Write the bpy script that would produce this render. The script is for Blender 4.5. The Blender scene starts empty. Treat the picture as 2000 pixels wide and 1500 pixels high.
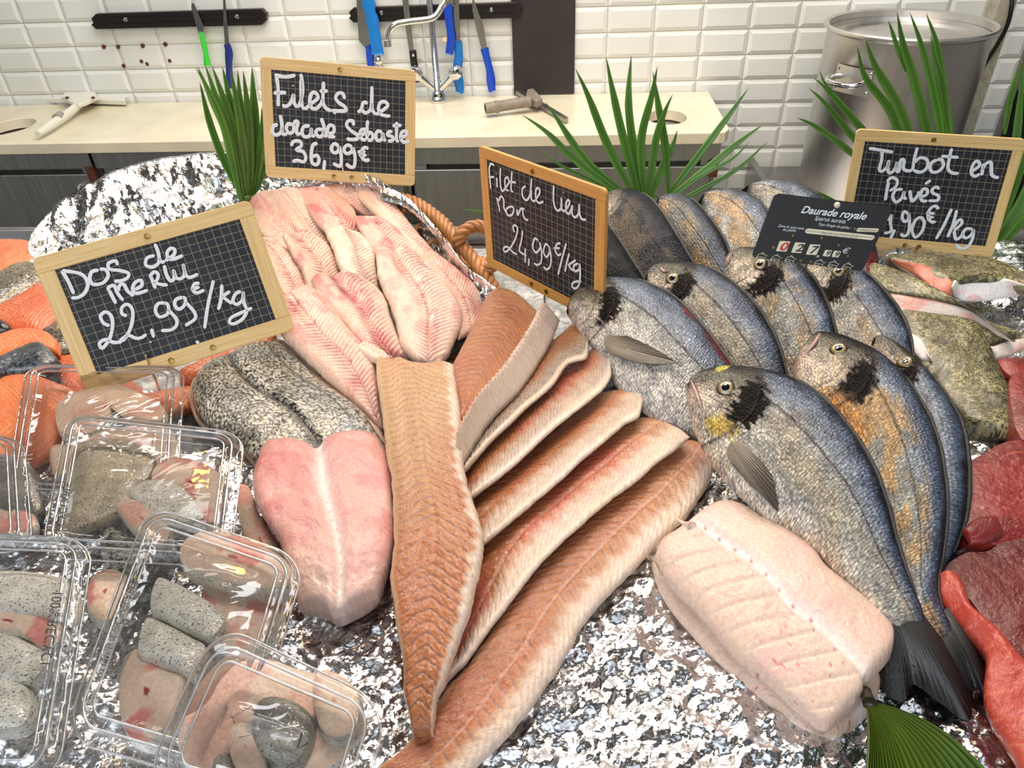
import bpy, bmesh, math, random
import numpy as np
from mathutils import Vector, Matrix
random.seed(7); np.random.seed(7)
scn = bpy.context.scene
COL = scn.collection
# ------------------------------------------------------------------ camera
FPX, PITCH, ROLL, CAMZ, DECK = 1430.0, math.radians(36.2), math.radians(2.55), 1.55, 1.10
fw = np.array([0, math.cos(PITCH), -math.sin(PITCH)])
r0 = np.array([1.0, 0, 0]); u0 = np.cross(r0, fw)
rt = math.cos(ROLL) * r0 - math.sin(ROLL) * u0
up = np.cross(rt, fw)
cam = bpy.data.cameras.new('camera'); co = bpy.data.objects.new('camera', cam); COL.objects.link(co)
cam.sensor_width = 36; cam.lens = 36 * FPX / 2000; cam.clip_start = .02
co.matrix_world = Matrix([[rt[0], up[0], -fw[0], 0], [rt[1], up[1], -fw[1], 0], [rt[2], up[2], -fw[2], CAMZ], [0, 0, 0, 1]])
scn.camera = co
# ------------------------------------------------------------------ view, world, lights
scn.view_settings.view_transform = 'Standard'; scn.view_settings.look = 'None'
try: scn.cycles.transparent_max_bounces = 48; scn.cycles.max_bounces = 14
except Exception: pass
scn.view_settings.gamma = 1; scn.view_settings.use_curve_mapping = False
scn.view_settings.exposure = -0.62
wd = bpy.data.worlds.new('world'); scn.world = wd; wd.use_nodes = True
nt = wd.node_tree; nt.nodes.clear()
wo = nt.nodes.new('ShaderNodeOutputWorld'); bg = nt.nodes.new('ShaderNodeBackground')
tc = nt.nodes.new('ShaderNodeTexCoord'); sp = nt.nodes.new('ShaderNodeSeparateXYZ'); cr = nt.nodes.new('ShaderNodeValToRGB')
wn = nt.nodes.new('ShaderNodeTexNoise'); wn.inputs['Scale'].default_value = 3.5; nt.links.new(tc.outputs['Generated'], wn.inputs[0]); nt.links.new(tc.outputs['Generated'], sp.inputs[0])
wm = nt.nodes.new('ShaderNodeMath'); wm.operation = 'MULTIPLY_ADD'; wm.inputs[1].default_value = .5; wm.inputs[2].default_value = .5; nt.links.new(sp.outputs['Z'], wm.inputs[0])
wa = nt.nodes.new('ShaderNodeMath'); wa.operation = 'MULTIPLY_ADD'; wa.inputs[1].default_value = .35; nt.links.new(wn.outputs[0], wa.inputs[0]); nt.links.new(wm.outputs[0], wa.inputs[2])
wb = nt.nodes.new('ShaderNodeMath'); wb.operation = 'SUBTRACT'; wb.inputs[1].default_value = .175; nt.links.new(wa.outputs[0], wb.inputs[0]); nt.links.new(wb.outputs[0], cr.inputs[0])
nt.links.new(cr.outputs[0], bg.inputs[0]); nt.links.new(bg.outputs[0], wo.inputs[0])
e = cr.color_ramp.elements
e[0].position = 0.0; e[0].color = (.10, .10, .10, 1)
e[1].position = 1.0; e[1].color = (.75, .88, 1.0, 1)
for p_, c_ in ((.48, (.10, .10, .10, 1)), (.52, (.20, .20, .21, 1)), (.66, (.30, .31, .33, 1)), (.74, (.98, 1.0, 1.02, 1))):
    x_ = e.new(p_); x_.color = c_
bg.inputs[1].default_value = 1.7
def area(name, loc, tgt, sx, sy, power, color):
    l = bpy.data.lights.new(name, 'AREA'); l.shape = 'RECTANGLE'; l.size = sx; l.size_y = sy; l.energy = power; l.color = color
    o = bpy.data.objects.new(name, l); COL.objects.link(o); o.location = loc
    o.rotation_euler = (Vector(tgt) - Vector(loc)).to_track_quat('-Z', 'Y').to_euler(); return o
area('daylight_opening', (-1.2, -1.3, 2.5), (0, .9, 1.0), 3.4, 1.1, 52, (.90, .95, 1.0))
area('ceiling_tube_front', (.1, 1.15, 2.8), (.1, 1.1, 0), 1.5, .12, 19, (.95, .98, 1.0))
area('kitchen_and_glint_tube', (.1, 1.60, 2.86), (.1, 1.5, .9), 2.6, .10, 10, (.97, .99, 1.0))  # extra strip, added to raise more glints on the flesh
area('kitchen_and_glint_tube', (-.2, 2.15, 2.86), (-.2, 2.35, .9), 3.0, .12, 40, (1.0, .98, .93))
for p_ in ((-.6, 1.7, 2.5), (-.2, 1.95, 2.6), (.15, 1.6, 2.5), (.5, 1.9, 2.6), (.85, 1.6, 2.5), (-.05, 1.25, 2.6)):  # small unseen lights added for crisp sparkles on wet flesh and foil
    l = bpy.data.lights.new('added_glint_light', 'AREA'); l.shape = 'DISK'; l.size = .09; l.energy = 4.5; l.color = (1.0, .98, .95)
    o = bpy.data.objects.new('added_glint_light', l); COL.objects.link(o); o.location = p_
for p_, w_ in (((-.55, 1.30, 2.15), 5), ((.12, 1.42, 2.2), 5), ((.7, 1.25, 2.15), 5), ((-.1, .85, 2.4), 3)):
    l = bpy.data.lights.new('heat_lamp', 'AREA'); l.shape = 'DISK'; l.size = .13; l.energy = w_ * .9; l.color = (1.0, .50, .07)
    o = bpy.data.objects.new('heat_lamp', l); COL.objects.link(o); o.location = p_

# ------------------------------------------------------------------ pixel <-> place
CAM = np.array([0, 0, CAMZ])
def ray(px, py):
    px = np.asarray(px, float); py = np.asarray(py, float)
    return fw + rt * ((px - 1000) / FPX)[..., None] + up * ((750 - py) / FPX)[..., None]
def PW(px, py, h=0.0):                       # the point above the display deck, h metres up
    d = ray(px, py); t = (DECK + np.asarray(h, float) - CAMZ) / d[..., 2]
    return CAM + d * t[..., None]
def PZ(px, py, z): return PW(px, py, z - DECK)
def PY(px, py, y):                           # the point on the upright plane at distance y
    d = ray(px, py); return CAM + d * (np.asarray(y, float) / d[..., 1])[..., None]
def PP(px, py, p0, n):                       # the point on a plane
    d = ray(px, py); t = ((np.asarray(p0) - CAM) @ n) / (d @ n); return CAM + d * t[..., None]
def proj(P):
    q = np.asarray(P) - CAM; z = q @ fw
    return np.stack([1000 + FPX * (q @ rt) / z, 750 - FPX * (q @ up) / z], -1)
KD = np.array([.99602, -.08911, 0]); KN = np.array([.08911, .99602, 0]); K0 = np.array([0, 2.5668, 0])
def KP(x, dep, z): return K0 + KD * x - KN * dep + np.array([0, 0, z])   # kitchen frame: along the wall, out from it, up
# ------------------------------------------------------------------ noise
_rg = np.random.RandomState(3); _T = _rg.rand(512, 512)
def vn(x, y, seed=0):
    x = np.asarray(x, float) + seed * 37.17; y = np.asarray(y, float) + seed * 91.7
    xi = np.floor(x).astype(int); yi = np.floor(y).astype(int); fx = x - xi; fy = y - yi
    fx = fx * fx * (3 - 2 * fx); fy = fy * fy * (3 - 2 * fy)
    g = lambda a, b: _T[a % 512, b % 512]
    return (g(xi, yi) * (1 - fx) + g(xi + 1, yi) * fx) * (1 - fy) + (g(xi, yi + 1) * (1 - fx) + g(xi + 1, yi + 1) * fx) * fy
def fbm(x, y, o=3, seed=0):
    a = 0; w = .5; s = 0
    for k in range(o): a = a + w * vn(x * 2 ** k, y * 2 ** k, seed + k * 5); s += w; w *= .5
    return a / s
def sst(a, b, x): t = np.clip((x - a) / (b - a), 0, 1); return t * t * (3 - 2 * t)
def lin(c): c = np.clip(np.asarray(c, float), 0, 1); return np.where(c <= .04045, c / 12.92, ((c + .055) / 1.055) ** 2.4)
def mix(a, b, f): f = np.asarray(f)[..., None]; return np.asarray(a) * (1 - f) + np.asarray(b) * f
def C(*v): return np.array(v, float) / 255
# ------------------------------------------------------------------ materials
MATS = {}
def newmat(name):
    m = bpy.data.materials.new(name); m.use_nodes = True; t = m.node_tree; b = t.nodes['Principled BSDF']; MATS[name] = m
    return m, t, b
def bump(t, b, src, strength, dist):
    n = t.nodes.new('ShaderNodeBump'); n.inputs['Strength'].default_value = strength; n.inputs['Distance'].default_value = dist
    t.links.new(src, n.inputs['Height']); t.links.new(n.outputs[0], b.inputs['Normal']); t.links.new(n.outputs[0], b.inputs['Coat Normal']); return n
def ntex(t, kind, scale, vec=None, **kw):
    n = t.nodes.new(kind); n.inputs['Scale'].default_value = scale
    for k, v in kw.items():
        if k in n.inputs: n.inputs[k].default_value = v
        else: setattr(n, k, v)
    if vec is not None: t.links.new(vec, n.inputs['Vector'])
    return n
def mathn(t, op, a, b_=None, clamp=False):
    n = t.nodes.new('ShaderNodeMath'); n.operation = op; n.use_clamp = clamp
    for i, v in enumerate((a, b_)):
        if v is None: continue
        if isinstance(v, (int, float)): n.inputs[i].default_value = v
        else: t.links.new(v, n.inputs[i])
    return n.outputs[0]
def ramp(t, src, pts):
    n = t.nodes.new('ShaderNodeValToRGB'); t.links.new(src, n.inputs[0]); el = n.color_ramp.elements
    el[0].position, el[0].color = pts[0][0], (*pts[0][1], 1); el[1].position, el[1].color = pts[-1][0], (*pts[-1][1], 1)
    for p, c in pts[1:-1]: x = el.new(p); x.color = (*c, 1)
    return n.outputs[0]
def cmix(t, mode, f, a, b_):
    n = t.nodes.new('ShaderNodeMix'); n.data_type = 'RGBA'; n.blend_type = mode
    for i, v in ((0, f), (6, a), (7, b_)):
        if isinstance(v, (int, float)): n.inputs[i].default_value = v
        elif isinstance(v, tuple): n.inputs[i].default_value = (*v, 1)
        else: t.links.new(v, n.inputs[i])
    return n.outputs[2]
def plain(name, col, rough=.5, metal=0, coat=0, noise=0, nscale=40, bmp=0):
    m, t, b = newmat(name); c = tuple(lin(np.array(col) / 255))
    b.inputs['Roughness'].default_value = rough; b.inputs['Metallic'].default_value = metal; b.inputs['Coat Weight'].default_value = coat
    tcn = t.nodes.new('ShaderNodeTexCoord'); n = ntex(t, 'ShaderNodeTexNoise', nscale, tcn.outputs['Object'], Detail=4.0)
    k = 1 - noise; t.links.new(ramp(t, n.outputs[0], [(.3, tuple(x * k for x in c)), (.7, tuple(min(1, x * (1 + noise * .6)) for x in c))]), b.inputs['Base Color'])
    if bmp: bump(t, b, n.outputs[0], bmp, .001)
    return m
def uvnode(t, name='UVMap', sx=1, sy=1):
    u = t.nodes.new('ShaderNodeUVMap'); u.uv_map = name; mp = t.nodes.new('ShaderNodeMapping'); mp.inputs['Scale'].default_value = (sx, sy, 1)
    t.links.new(u.outputs[0], mp.inputs[0]); return mp.outputs[0]
def attr(t): a = t.nodes.new('ShaderNodeAttribute'); a.attribute_name = 'Col'; return a.outputs['Color']
def mat_flesh():
    m, t, b = newmat('wet_flesh'); a = attr(t); uv = uvnode(t, sx=1, sy=1)
    n = ntex(t, 'ShaderNodeTexNoise', 330, uv, Detail=5.0, Roughness=.6); n2 = ntex(t, 'ShaderNodeTexNoise', 90, uv, Detail=4.0, Distortion=.8)
    c = cmix(t, 'MULTIPLY', 1.0, a, ramp(t, n.outputs[0], [(.3, (.84, .82, .80)), (.7, (1.06, 1.06, 1.06))]))
    t.links.new(c, b.inputs['Base Color']); b.inputs['Roughness'].default_value = .27
    b.inputs['Coat Weight'].default_value = .75; b.inputs['Coat IOR'].default_value = 1.5; b.inputs['Coat Roughness'].default_value = .05; b.inputs['Specular IOR Level'].default_value = .22
    b.inputs['Subsurface Weight'].default_value = .25; b.inputs['Subsurface Radius'].default_value = (1, .4, .25); b.inputs['Subsurface Scale'].default_value = .005
    s = mathn(t, 'ADD', n.outputs[0], mathn(t, 'MULTIPLY', n2.outputs[0], 1.6)); bump(t, b, s, .6, .0014); return m
def mat_silver():
    m, t, b = newmat('silver_scaled_skin'); a = attr(t); uv = uvnode(t, sx=420, sy=330); uv1 = uvnode(t, sx=900, sy=260)
    v = ntex(t, 'ShaderNodeTexVoronoi', 1.0, uv, Randomness=.55); n = ntex(t, 'ShaderNodeTexNoise', 1.0, uv1, Detail=3.0)
    n2 = ntex(t, 'ShaderNodeTexNoise', 60, uvnode(t), Detail=5.0)
    c = cmix(t, 'MULTIPLY', .9, a, ramp(t, v.outputs['Distance'], [(.05, (1.3, 1.3, 1.3)), (.8, (.35, .35, .36))]))
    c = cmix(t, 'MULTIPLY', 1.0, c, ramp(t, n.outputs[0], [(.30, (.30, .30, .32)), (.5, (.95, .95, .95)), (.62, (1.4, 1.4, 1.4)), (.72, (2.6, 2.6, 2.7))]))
    c = cmix(t, 'MULTIPLY', .8, c, ramp(t, n2.outputs[0], [(.32, (.36, .36, .40)), (.68, (1.45, 1.40, 1.30))]))
    t.links.new(c, b.inputs['Base Color']); b.inputs['Roughness'].default_value = .36; b.inputs['Metallic'].default_value = .12
    lum = t.nodes.new('ShaderNodeRGBToBW'); t.links.new(a, lum.inputs[0]); k_ = ramp(t, lum.outputs[0], [(.01, (.06, .06, .06)), (.16, (.5, .5, .5))]); t.links.new(k_, b.inputs['Specular IOR Level']); t.links.new(k_, b.inputs['Coat Weight']); b.inputs['Coat Roughness'].default_value = .12
    s = mathn(t, 'ADD', v.outputs['Distance'], mathn(t, 'MULTIPLY', n.outputs[0], 1.2)); bump(t, b, s, .8, .0012); return m
def mat_hakeskin(name, lo, hi, sx, sy, dark, thr=(.04, .16), sp=(.38, .55)):
    m, t, b = newmat(name); a = attr(t); uv = uvnode(t, sx=sx, sy=sy)
    nn = ntex(t, 'ShaderNodeTexNoise', .6, uv, Detail=2.0); vm = t.nodes.new('ShaderNodeVectorMath'); vm.operation = 'MULTIPLY_ADD'
    t.links.new(nn.outputs['Color'], vm.inputs[0]); vm.inputs[1].default_value = (.55, .55, 0); t.links.new(uv, vm.inputs[2])
    v = ntex(t, 'ShaderNodeTexVoronoi', 1.0, vm.outputs[0], feature='DISTANCE_TO_EDGE'); n = ntex(t, 'ShaderNodeTexNoise', .25, uv, Detail=4.0)
    n3 = ntex(t, 'ShaderNodeTexNoise', 1.4, uv, Detail=3.0)
    msk = mathn(t, 'MULTIPLY', ramp(t, v.outputs['Distance'], [(thr[0], (1, 1, 1)), (thr[1], (0, 0, 0))]), ramp(t, n3.outputs[0], [(sp[0], (0, 0, 0)), (sp[1], (1, 1, 1))]))
    c = cmix(t, 'MULTIPLY', 1.0, a, ramp(t, n.outputs[0], [(.3, (lo, lo, lo)), (.7, (hi, hi, hi))]))
    c = cmix(t, 'MIX', msk, c, dark); t.links.new(c, b.inputs['Base Color'])
    b.inputs['Roughness'].default_value = .34; b.inputs['Coat Weight'].default_value = .7; b.inputs['Coat Roughness'].default_value = .08
    bump(t, b, v.outputs['Distance'], .5, .0008); return m
def mat_turbot():
    m, t, b = newmat('speckled_brown_skin'); a = attr(t); uv = uvnode(t, sx=400, sy=400); v = ntex(t, 'ShaderNodeTexVoronoi', 1.0, uv)
    n = ntex(t, 'ShaderNodeTexNoise', .5, uv, Detail=5.0); n2 = ntex(t, 'ShaderNodeTexNoise', .12, uv, Detail=3.0)
    c = cmix(t, 'MULTIPLY', 1.0, a, ramp(t, n.outputs[0], [(.33, (.35, .35, .3)), (.62, (1.35, 1.35, 1.3))]))
    c = cmix(t, 'MULTIPLY', 1.0, c, ramp(t, n2.outputs[0], [(.35, (.5, .5, .45)), (.65, (1.2, 1.2, 1.15))]))
    spot = mathn(t, 'MULTIPLY', ramp(t, v.outputs['Distance'], [(.30, (1, 1, 1)), (.46, (0, 0, 0))]), .9)
    t.links.new(cmix(t, 'MIX', spot, c, (.012, .011, .006)), b.inputs['Base Color'])
    b.inputs['Roughness'].default_value = .45; b.inputs['Coat Weight'].default_value = .25; bump(t, b, n.outputs[0], .5, .001); return m
def mat_foil():
    m, t, b = newmat('crumpled_foil'); b.inputs['Base Color'].default_value = (.74, .74, .76, 1); b.inputs['Metallic'].default_value = 1
    tcn = t.nodes.new('ShaderNodeTexCoord'); n = ntex(t, 'ShaderNodeTexNoise', 160, tcn.outputs['Object'], Detail=4.0, Distortion=1.0)
    v = ntex(t, 'ShaderNodeTexVoronoi', 330, tcn.outputs['Object']); s = mathn(t, 'ADD', n.outputs[0], mathn(t, 'MULTIPLY', v.outputs['Distance'], .5))
    b.inputs['Roughness'].default_value = .22; bump(t, b, s, .45, .0015); return m
def mat_tile():
    m, t, b = newmat('glazed_tile'); tcn = t.nodes.new('ShaderNodeTexCoord'); n = ntex(t, 'ShaderNodeTexNoise', 3, tcn.outputs['Object'], Detail=3.0)
    t.links.new(ramp(t, n.outputs[0], [(.3, (.68, .70, .67)), (.7, (.80, .81, .78))]), b.inputs['Base Color']); b.inputs['Roughness'].default_value = .12
    n2 = ntex(t, 'ShaderNodeTexNoise', 30, tcn.outputs['Object']); bump(t, b, n2.outputs[0], .06, .002); return m
def mat_steel(name='brushed_steel', col=(.42, .41, .40), rough=.34, sz=(2, 2, 160), dark=.75):
    m, t, b = newmat(name); tcn = t.nodes.new('ShaderNodeTexCoord'); mp = t.nodes.new('ShaderNodeMapping'); mp.inputs['Scale'].default_value = sz
    t.links.new(tcn.outputs['Object'], mp.inputs[0]); n = ntex(t, 'ShaderNodeTexNoise', 3, mp.outputs[0], Detail=3.0)
    t.links.new(ramp(t, n.outputs[0], [(.3, tuple(x * dark for x in col)), (.7, col)]), b.inputs['Base Color'])
    b.inputs['Metallic'].default_value = 1; t.links.new(ramp(t, n.outputs[0], [(.2, (rough * .8,) * 3), (.8, (rough * 1.25,) * 3)]), b.inputs['Roughness']); return m
def mat_board():
    m, t, b = newmat('gridded_slate'); u = t.nodes.new('ShaderNodeUVMap'); u.uv_map = 'UVMap'; s = t.nodes.new('ShaderNodeSeparateXYZ'); t.links.new(u.outputs[0], s.inputs[0])
    out = None
    for ax in (0, 1):
        f = mathn(t, 'ABSOLUTE', mathn(t, 'SUBTRACT', mathn(t, 'FRACT', s.outputs[ax]), .5)); g = mathn(t, 'GREATER_THAN', f, .468)
        out = g if out is None else mathn(t, 'MAXIMUM', out, g)
    n = ntex(t, 'ShaderNodeTexNoise', .35, u.outputs[0], Detail=5.0, Roughness=.6); n2 = ntex(t, 'ShaderNodeTexNoise', .8, u.outputs[0], Detail=5.0, Distortion=3.0)
    c = ramp(t, n.outputs[0], [(.35, (.010, .011, .016)), (.62, (.020, .023, .032)), (.85, (.09, .10, .12))])
    c = cmix(t, 'MIX', mathn(t, 'MULTIPLY', out, .62), c, tuple(lin(C(168, 160, 128))))
    t.links.new(c, b.inputs['Base Color']); b.inputs['Roughness'].default_value = .5; b.inputs['Specular IOR Level'].default_value = .3; bump(t, b, n2.outputs[0], .1, .0005); return m
def mat_wood(name, c1, c2):
    m, t, b = newmat(name); mp = uvnode(t, sx=14, sy=420); n = ntex(t, 'ShaderNodeTexNoise', 1.0, mp, Detail=5.0, Distortion=.6)
    t.links.new(ramp(t, n.outputs[0], [(.38, tuple(lin(C(*c1)))), (.62, tuple(lin(C(*c2))))]), b.inputs['Base Color']); b.inputs['Roughness'].default_value = .45
    return m
def mat_clear(name='clear_plastic', tint=(.995, .995, .995), haze=.02, bs=.2, sc=45):
    m = bpy.data.materials.new(name); m.use_nodes = True; t = m.node_tree; t.nodes.clear(); MATS[name] = m
    o = t.nodes.new('ShaderNodeOutputMaterial'); tr = t.nodes.new('ShaderNodeBsdfTransparent'); gl = t.nodes.new('ShaderNodeBsdfGlossy'); df = t.nodes.new('ShaderNodeBsdfDiffuse')
    tr.inputs[0].default_value = (*tint, 1); gl.inputs['Roughness'].default_value = .05; df.inputs[0].default_value = (.8, .82, .83, 1)
    fr = t.nodes.new('ShaderNodeFresnel'); fr.inputs[0].default_value = 1.5; tcn = t.nodes.new('ShaderNodeTexCoord')
    n = ntex(t, 'ShaderNodeTexNoise', sc, tcn.outputs['Object'], Detail=2.0, Distortion=1.2); bm = t.nodes.new('ShaderNodeBump')
    bm.inputs['Strength'].default_value = bs; bm.inputs['Distance'].default_value = .004; t.links.new(n.outputs[0], bm.inputs['Height'])
    t.links.new(bm.outputs[0], gl.inputs['Normal']); t.links.new(bm.outputs[0], fr.inputs['Normal'])
    m1 = t.nodes.new('ShaderNodeMixShader'); m2 = t.nodes.new('ShaderNodeMixShader'); m1.inputs[0].default_value = haze
    t.links.new(tr.outputs[0], m1.inputs[1]); t.links.new(df.outputs[0], m1.inputs[2])
    t.links.new(mathn(t, 'MULTIPLY', fr.outputs[0], .85, True), m2.inputs[0]); t.links.new(m1.outputs[0], m2.inputs[1]); t.links.new(gl.outputs[0], m2.inputs[2])
    t.links.new(m2.outputs[0], o.inputs[0]); return m
def mat_leaf():
    m, t, b = newmat('palm_green'); a = attr(t); uv = uvnode(t, sx=20, sy=900); n = ntex(t, 'ShaderNodeTexNoise', 1.0, uv, Detail=4.0)
    t.links.new(cmix(t, 'MULTIPLY', 1.0, a, ramp(t, n.outputs[0], [(.3, (.7, .75, .6)), (.7, (1.2, 1.15, 1.1))])), b.inputs['Base Color'])
    b.inputs['Roughness'].default_value = .38; b.inputs['Coat Weight'].default_value = .15; bump(t, b, n.outputs[0], .3, .0006); return m
def mat_attr(name, rough, coat=0, metal=0, ns=200, bs=.2):
    m, t, b = newmat(name); a = attr(t); n = ntex(t, 'ShaderNodeTexNoise', ns, uvnode(t), Detail=4.0)
    t.links.new(cmix(t, 'MULTIPLY', 1.0, a, ramp(t, n.outputs[0], [(.3, (.85, .85, .85)), (.7, (1.1, 1.1, 1.1))])), b.inputs['Base Color'])
    b.inputs['Roughness'].default_value = rough; b.inputs['Coat Weight'].default_value = coat; b.inputs['Metallic'].default_value = metal; bump(t, b, n.outputs[0], bs, .001); return m
def mat_ice():
    m, t, b = newmat('crushed_ice_grain'); tcn = t.nodes.new('ShaderNodeTexCoord'); n = ntex(t, 'ShaderNodeTexNoise', 120, tcn.outputs['Object'], Detail=4.0)
    t.links.new(ramp(t, n.outputs[0], [(.3, (.30, .32, .33)), (.7, (.60, .63, .64))]), b.inputs['Base Color'])
    b.inputs['Roughness'].default_value = .2; b.inputs['Transmission Weight'].default_value = .25; bump(t, b, n.outputs[0], .6, .003); return m
flesh = mat_flesh(); silver = mat_silver(); tile = mat_tile(); foil = mat_foil(); steel = mat_steel(); board = mat_board(); clear = mat_clear(); leafm = mat_leaf()
beadm = mat_clear('hazed_rim_highlight', (.96, .965, .97), .30, .1)  # whitish haze puts the bright highlight lines of the tray rims into the colour
film = mat_clear('stretched_film', (.995, .995, .995), .012, .45, 22)
hakeskin = mat_hakeskin('dark_scaly_skin', .70, 1.25, 180, 250, (.012, .011, .010), (.09, .26))
paleskin = mat_hakeskin('pale_speckled_skin', .75, 1.15, 340, 480, (.045, .043, .040), (.03, .14), (.50, .62))
turbotskin = mat_turbot(); ice = mat_ice()
woodf = mat_wood('pale_wood', (212, 176, 112), (228, 196, 136)); woodo = mat_wood('orange_wood', (200, 142, 70), (216, 162, 90))
wicker = mat_attr('wicker_cane', .42, .25, 0, 500, .5); gloss = mat_attr('glossy_eye', .08, 1.0, 0, 10, .0); finm = mat_attr('fin_membrane', .38, .4, .15, 800, .4)
chrome = mat_steel('chrome', (.75, .75, .76), .07, (1, 1, 1), .95)
darksteel = mat_steel('dull_cabinet_steel', (.40, .39, .37), .38, (30, 1, 1), .85)
potsteel = mat_steel('pot_steel', (.72, .70, .67), .36, (9, 9, .6), .86)
white_paint = plain('white_marker', (226, 230, 234), .6); blackp = plain('black_plastic', (22, 20, 20), .3, noise=.2); rubberblk = plain('black_cable_rubber', (12, 12, 12), .45)
darkwood = plain('black_magnet_rail', (30, 20, 18), .35, noise=.4, nscale=20); blackpanel = plain('slate_black_panel', (44, 38, 38), .5, noise=.3, nscale=9)
cream = plain('cream_worktop', (228, 217, 190), .25, noise=.14, nscale=7, bmp=.05); grout = plain('grey_grout', (176, 170, 150), .9, noise=.25)
blue1 = plain('royal_blue_plastic', (18, 70, 190), .35); blue2 = plain('azure_plastic', (20, 118, 200), .35); blue3 = plain('navy_blue_plastic', (16, 38, 120), .4)
green1 = plain('bright_green_plastic', (60, 205, 62), .4); redp = plain('red_plastic', (190, 30, 30), .4); blade = mat_steel('blade_steel', (.55, .54, .52), .2, (3, 3, 40), .85)
white_plastic = plain('off_white_plastic', (222, 220, 208), .4); grey_plastic = plain('worn_grey_plastic', (140, 130, 116), .5, noise=.2); rust = plain('rusted_iron', (96, 50, 26), .8, noise=.4)
paper = plain('cream_card', (226, 220, 196), .6); redink = plain('red_ink', (205, 50, 40), .6); darkink = plain('dark_ink', (50, 48, 44), .6); greyink = plain('grey_ink', (150, 144, 124), .6)
cardblk = plain('black_card_plastic', (14, 15, 19), .5, noise=.3, nscale=30); brass = plain('brass_rivet', (150, 120, 60), .35, 1); wallpaint = plain('painted_wall', (200, 198, 190), .8); floorm = plain('floor_tile', (110, 108, 104), .5, noise=.2)
ceilm = plain('ceiling_paint', (74, 72, 68), .8); darkgap = plain('dark_interior', (24, 22, 20), .6, noise=.3); bone = plain('bone_white', (230, 214, 190), .35)
# ------------------------------------------------------------------ mesh helpers
def prop(o, label=None, cat=None, group=None, kind=None):
    if label: o['label'] = label
    if cat: o['category'] = cat
    if group: o['group'] = group
    if kind: o['kind'] = kind
    return o
def mk(name, V, Fs, mat, parent=None, smooth=True, col=None, uv=None, origin=None):
    V = np.asarray(V, float).reshape(-1, 3)
    if parent is not None: org = np.array(parent['_o'])
    elif origin is not None: org = np.array(origin)
    else: org = np.array([V[:, 0].mean(), V[:, 1].mean(), V[:, 2].min()])
    me = bpy.data.meshes.new(name); L = V - org
    if isinstance(Fs, np.ndarray):
        k = Fs.shape[1]; me.vertices.add(len(L)); me.vertices.foreach_set('co', L.astype(np.float32).ravel())
        me.loops.add(Fs.size); me.loops.foreach_set('vertex_index', Fs.astype(np.int32).ravel()); me.polygons.add(len(Fs))
        me.polygons.foreach_set('loop_start', np.arange(0, Fs.size, k, dtype=np.int32)); me.polygons.foreach_set('loop_total', np.full(len(Fs), k, np.int32)); me.update(calc_edges=True)
    else: me.from_pydata(L.tolist(), [], Fs); me.update()
    me.validate()
    if smooth: me.polygons.foreach_set('use_smooth', np.ones(len(me.polygons), bool))
    li = np.zeros(len(me.loops), np.int32); me.loops.foreach_get('vertex_index', li)
    if uv is not None:
        l = me.uv_layers.new(name='UVMap'); l.data.foreach_set('uv', np.asarray(uv, np.float32).reshape(-1, 2)[li].ravel())
    if col is not None:
        a = me.color_attributes.new('Col', 'FLOAT_COLOR', 'POINT'); c = np.ones((len(V), 4), np.float32); c[:, :3] = lin(np.asarray(col).reshape(-1, 3)) if np.ndim(col) > 1 else lin(col)
        a.data.foreach_set('color', c.ravel())
    me.materials.append(mat); o = bpy.data.objects.new(name, me); COL.objects.link(o)
    if parent is not None: o.parent = parent
    else: o.location = org
    o['_o'] = org.tolist()
    return o
def thing(name, loc, label, cat, group=None):
    o = bpy.data.objects.new(name, None); COL.objects.link(o); o.location = loc; o['_o'] = [float(x) for x in loc]; o.empty_display_size = .05
    # children are given in world coordinates less this origin
    return prop(o, label, cat, group)
def gridf(nu, nv, closeu=False, closev=False):
    a = np.arange(nu * nv).reshape(nu, nv)
    iu = np.arange(nu if closeu else nu - 1); iv = np.arange(nv if closev else nv - 1)
    A = a[np.ix_(iu, iv)]; B = a[np.ix_((iu + 1) % nu, iv)]; Cc = a[np.ix_((iu + 1) % nu, (iv + 1) % nv)]; D = a[np.ix_(iu, (iv + 1) % nv)]
    return np.stack([A, B, Cc, D], -1).reshape(-1, 4)
def spline(P, n, closed=False):
    P = np.asarray(P, float)
    if len(P) == 2: t = np.linspace(0, 1, n)[:, None]; return P[0] * (1 - t) + P[1] * t
    Q = np.vstack([P[-1], P, P[0], P[1]]) if closed else np.vstack([2 * P[0] - P[1], P, 2 * P[-1] - P[-2]])
    out = []
    for i in range(1, len(Q) - 2):
        p0, p1, p2, p3 = Q[i - 1:i + 3]; t = np.linspace(0, 1, 16, endpoint=False)[:, None]
        out.append(.5 * ((2 * p1) + (p2 - p0) * t + (2 * p0 - 5 * p1 + 4 * p2 - p3) * t ** 2 + (3 * p1 - p0 - 3 * p2 + p3) * t ** 3))
    out = np.vstack(out + [Q[-2][None]]); d = np.r_[0, np.cumsum(np.linalg.norm(np.diff(out, axis=0), axis=1))]
    s = np.linspace(0, d[-1], n); return np.stack([np.interp(s, d, out[:, k]) for k in range(out.shape[1])], -1)
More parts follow.
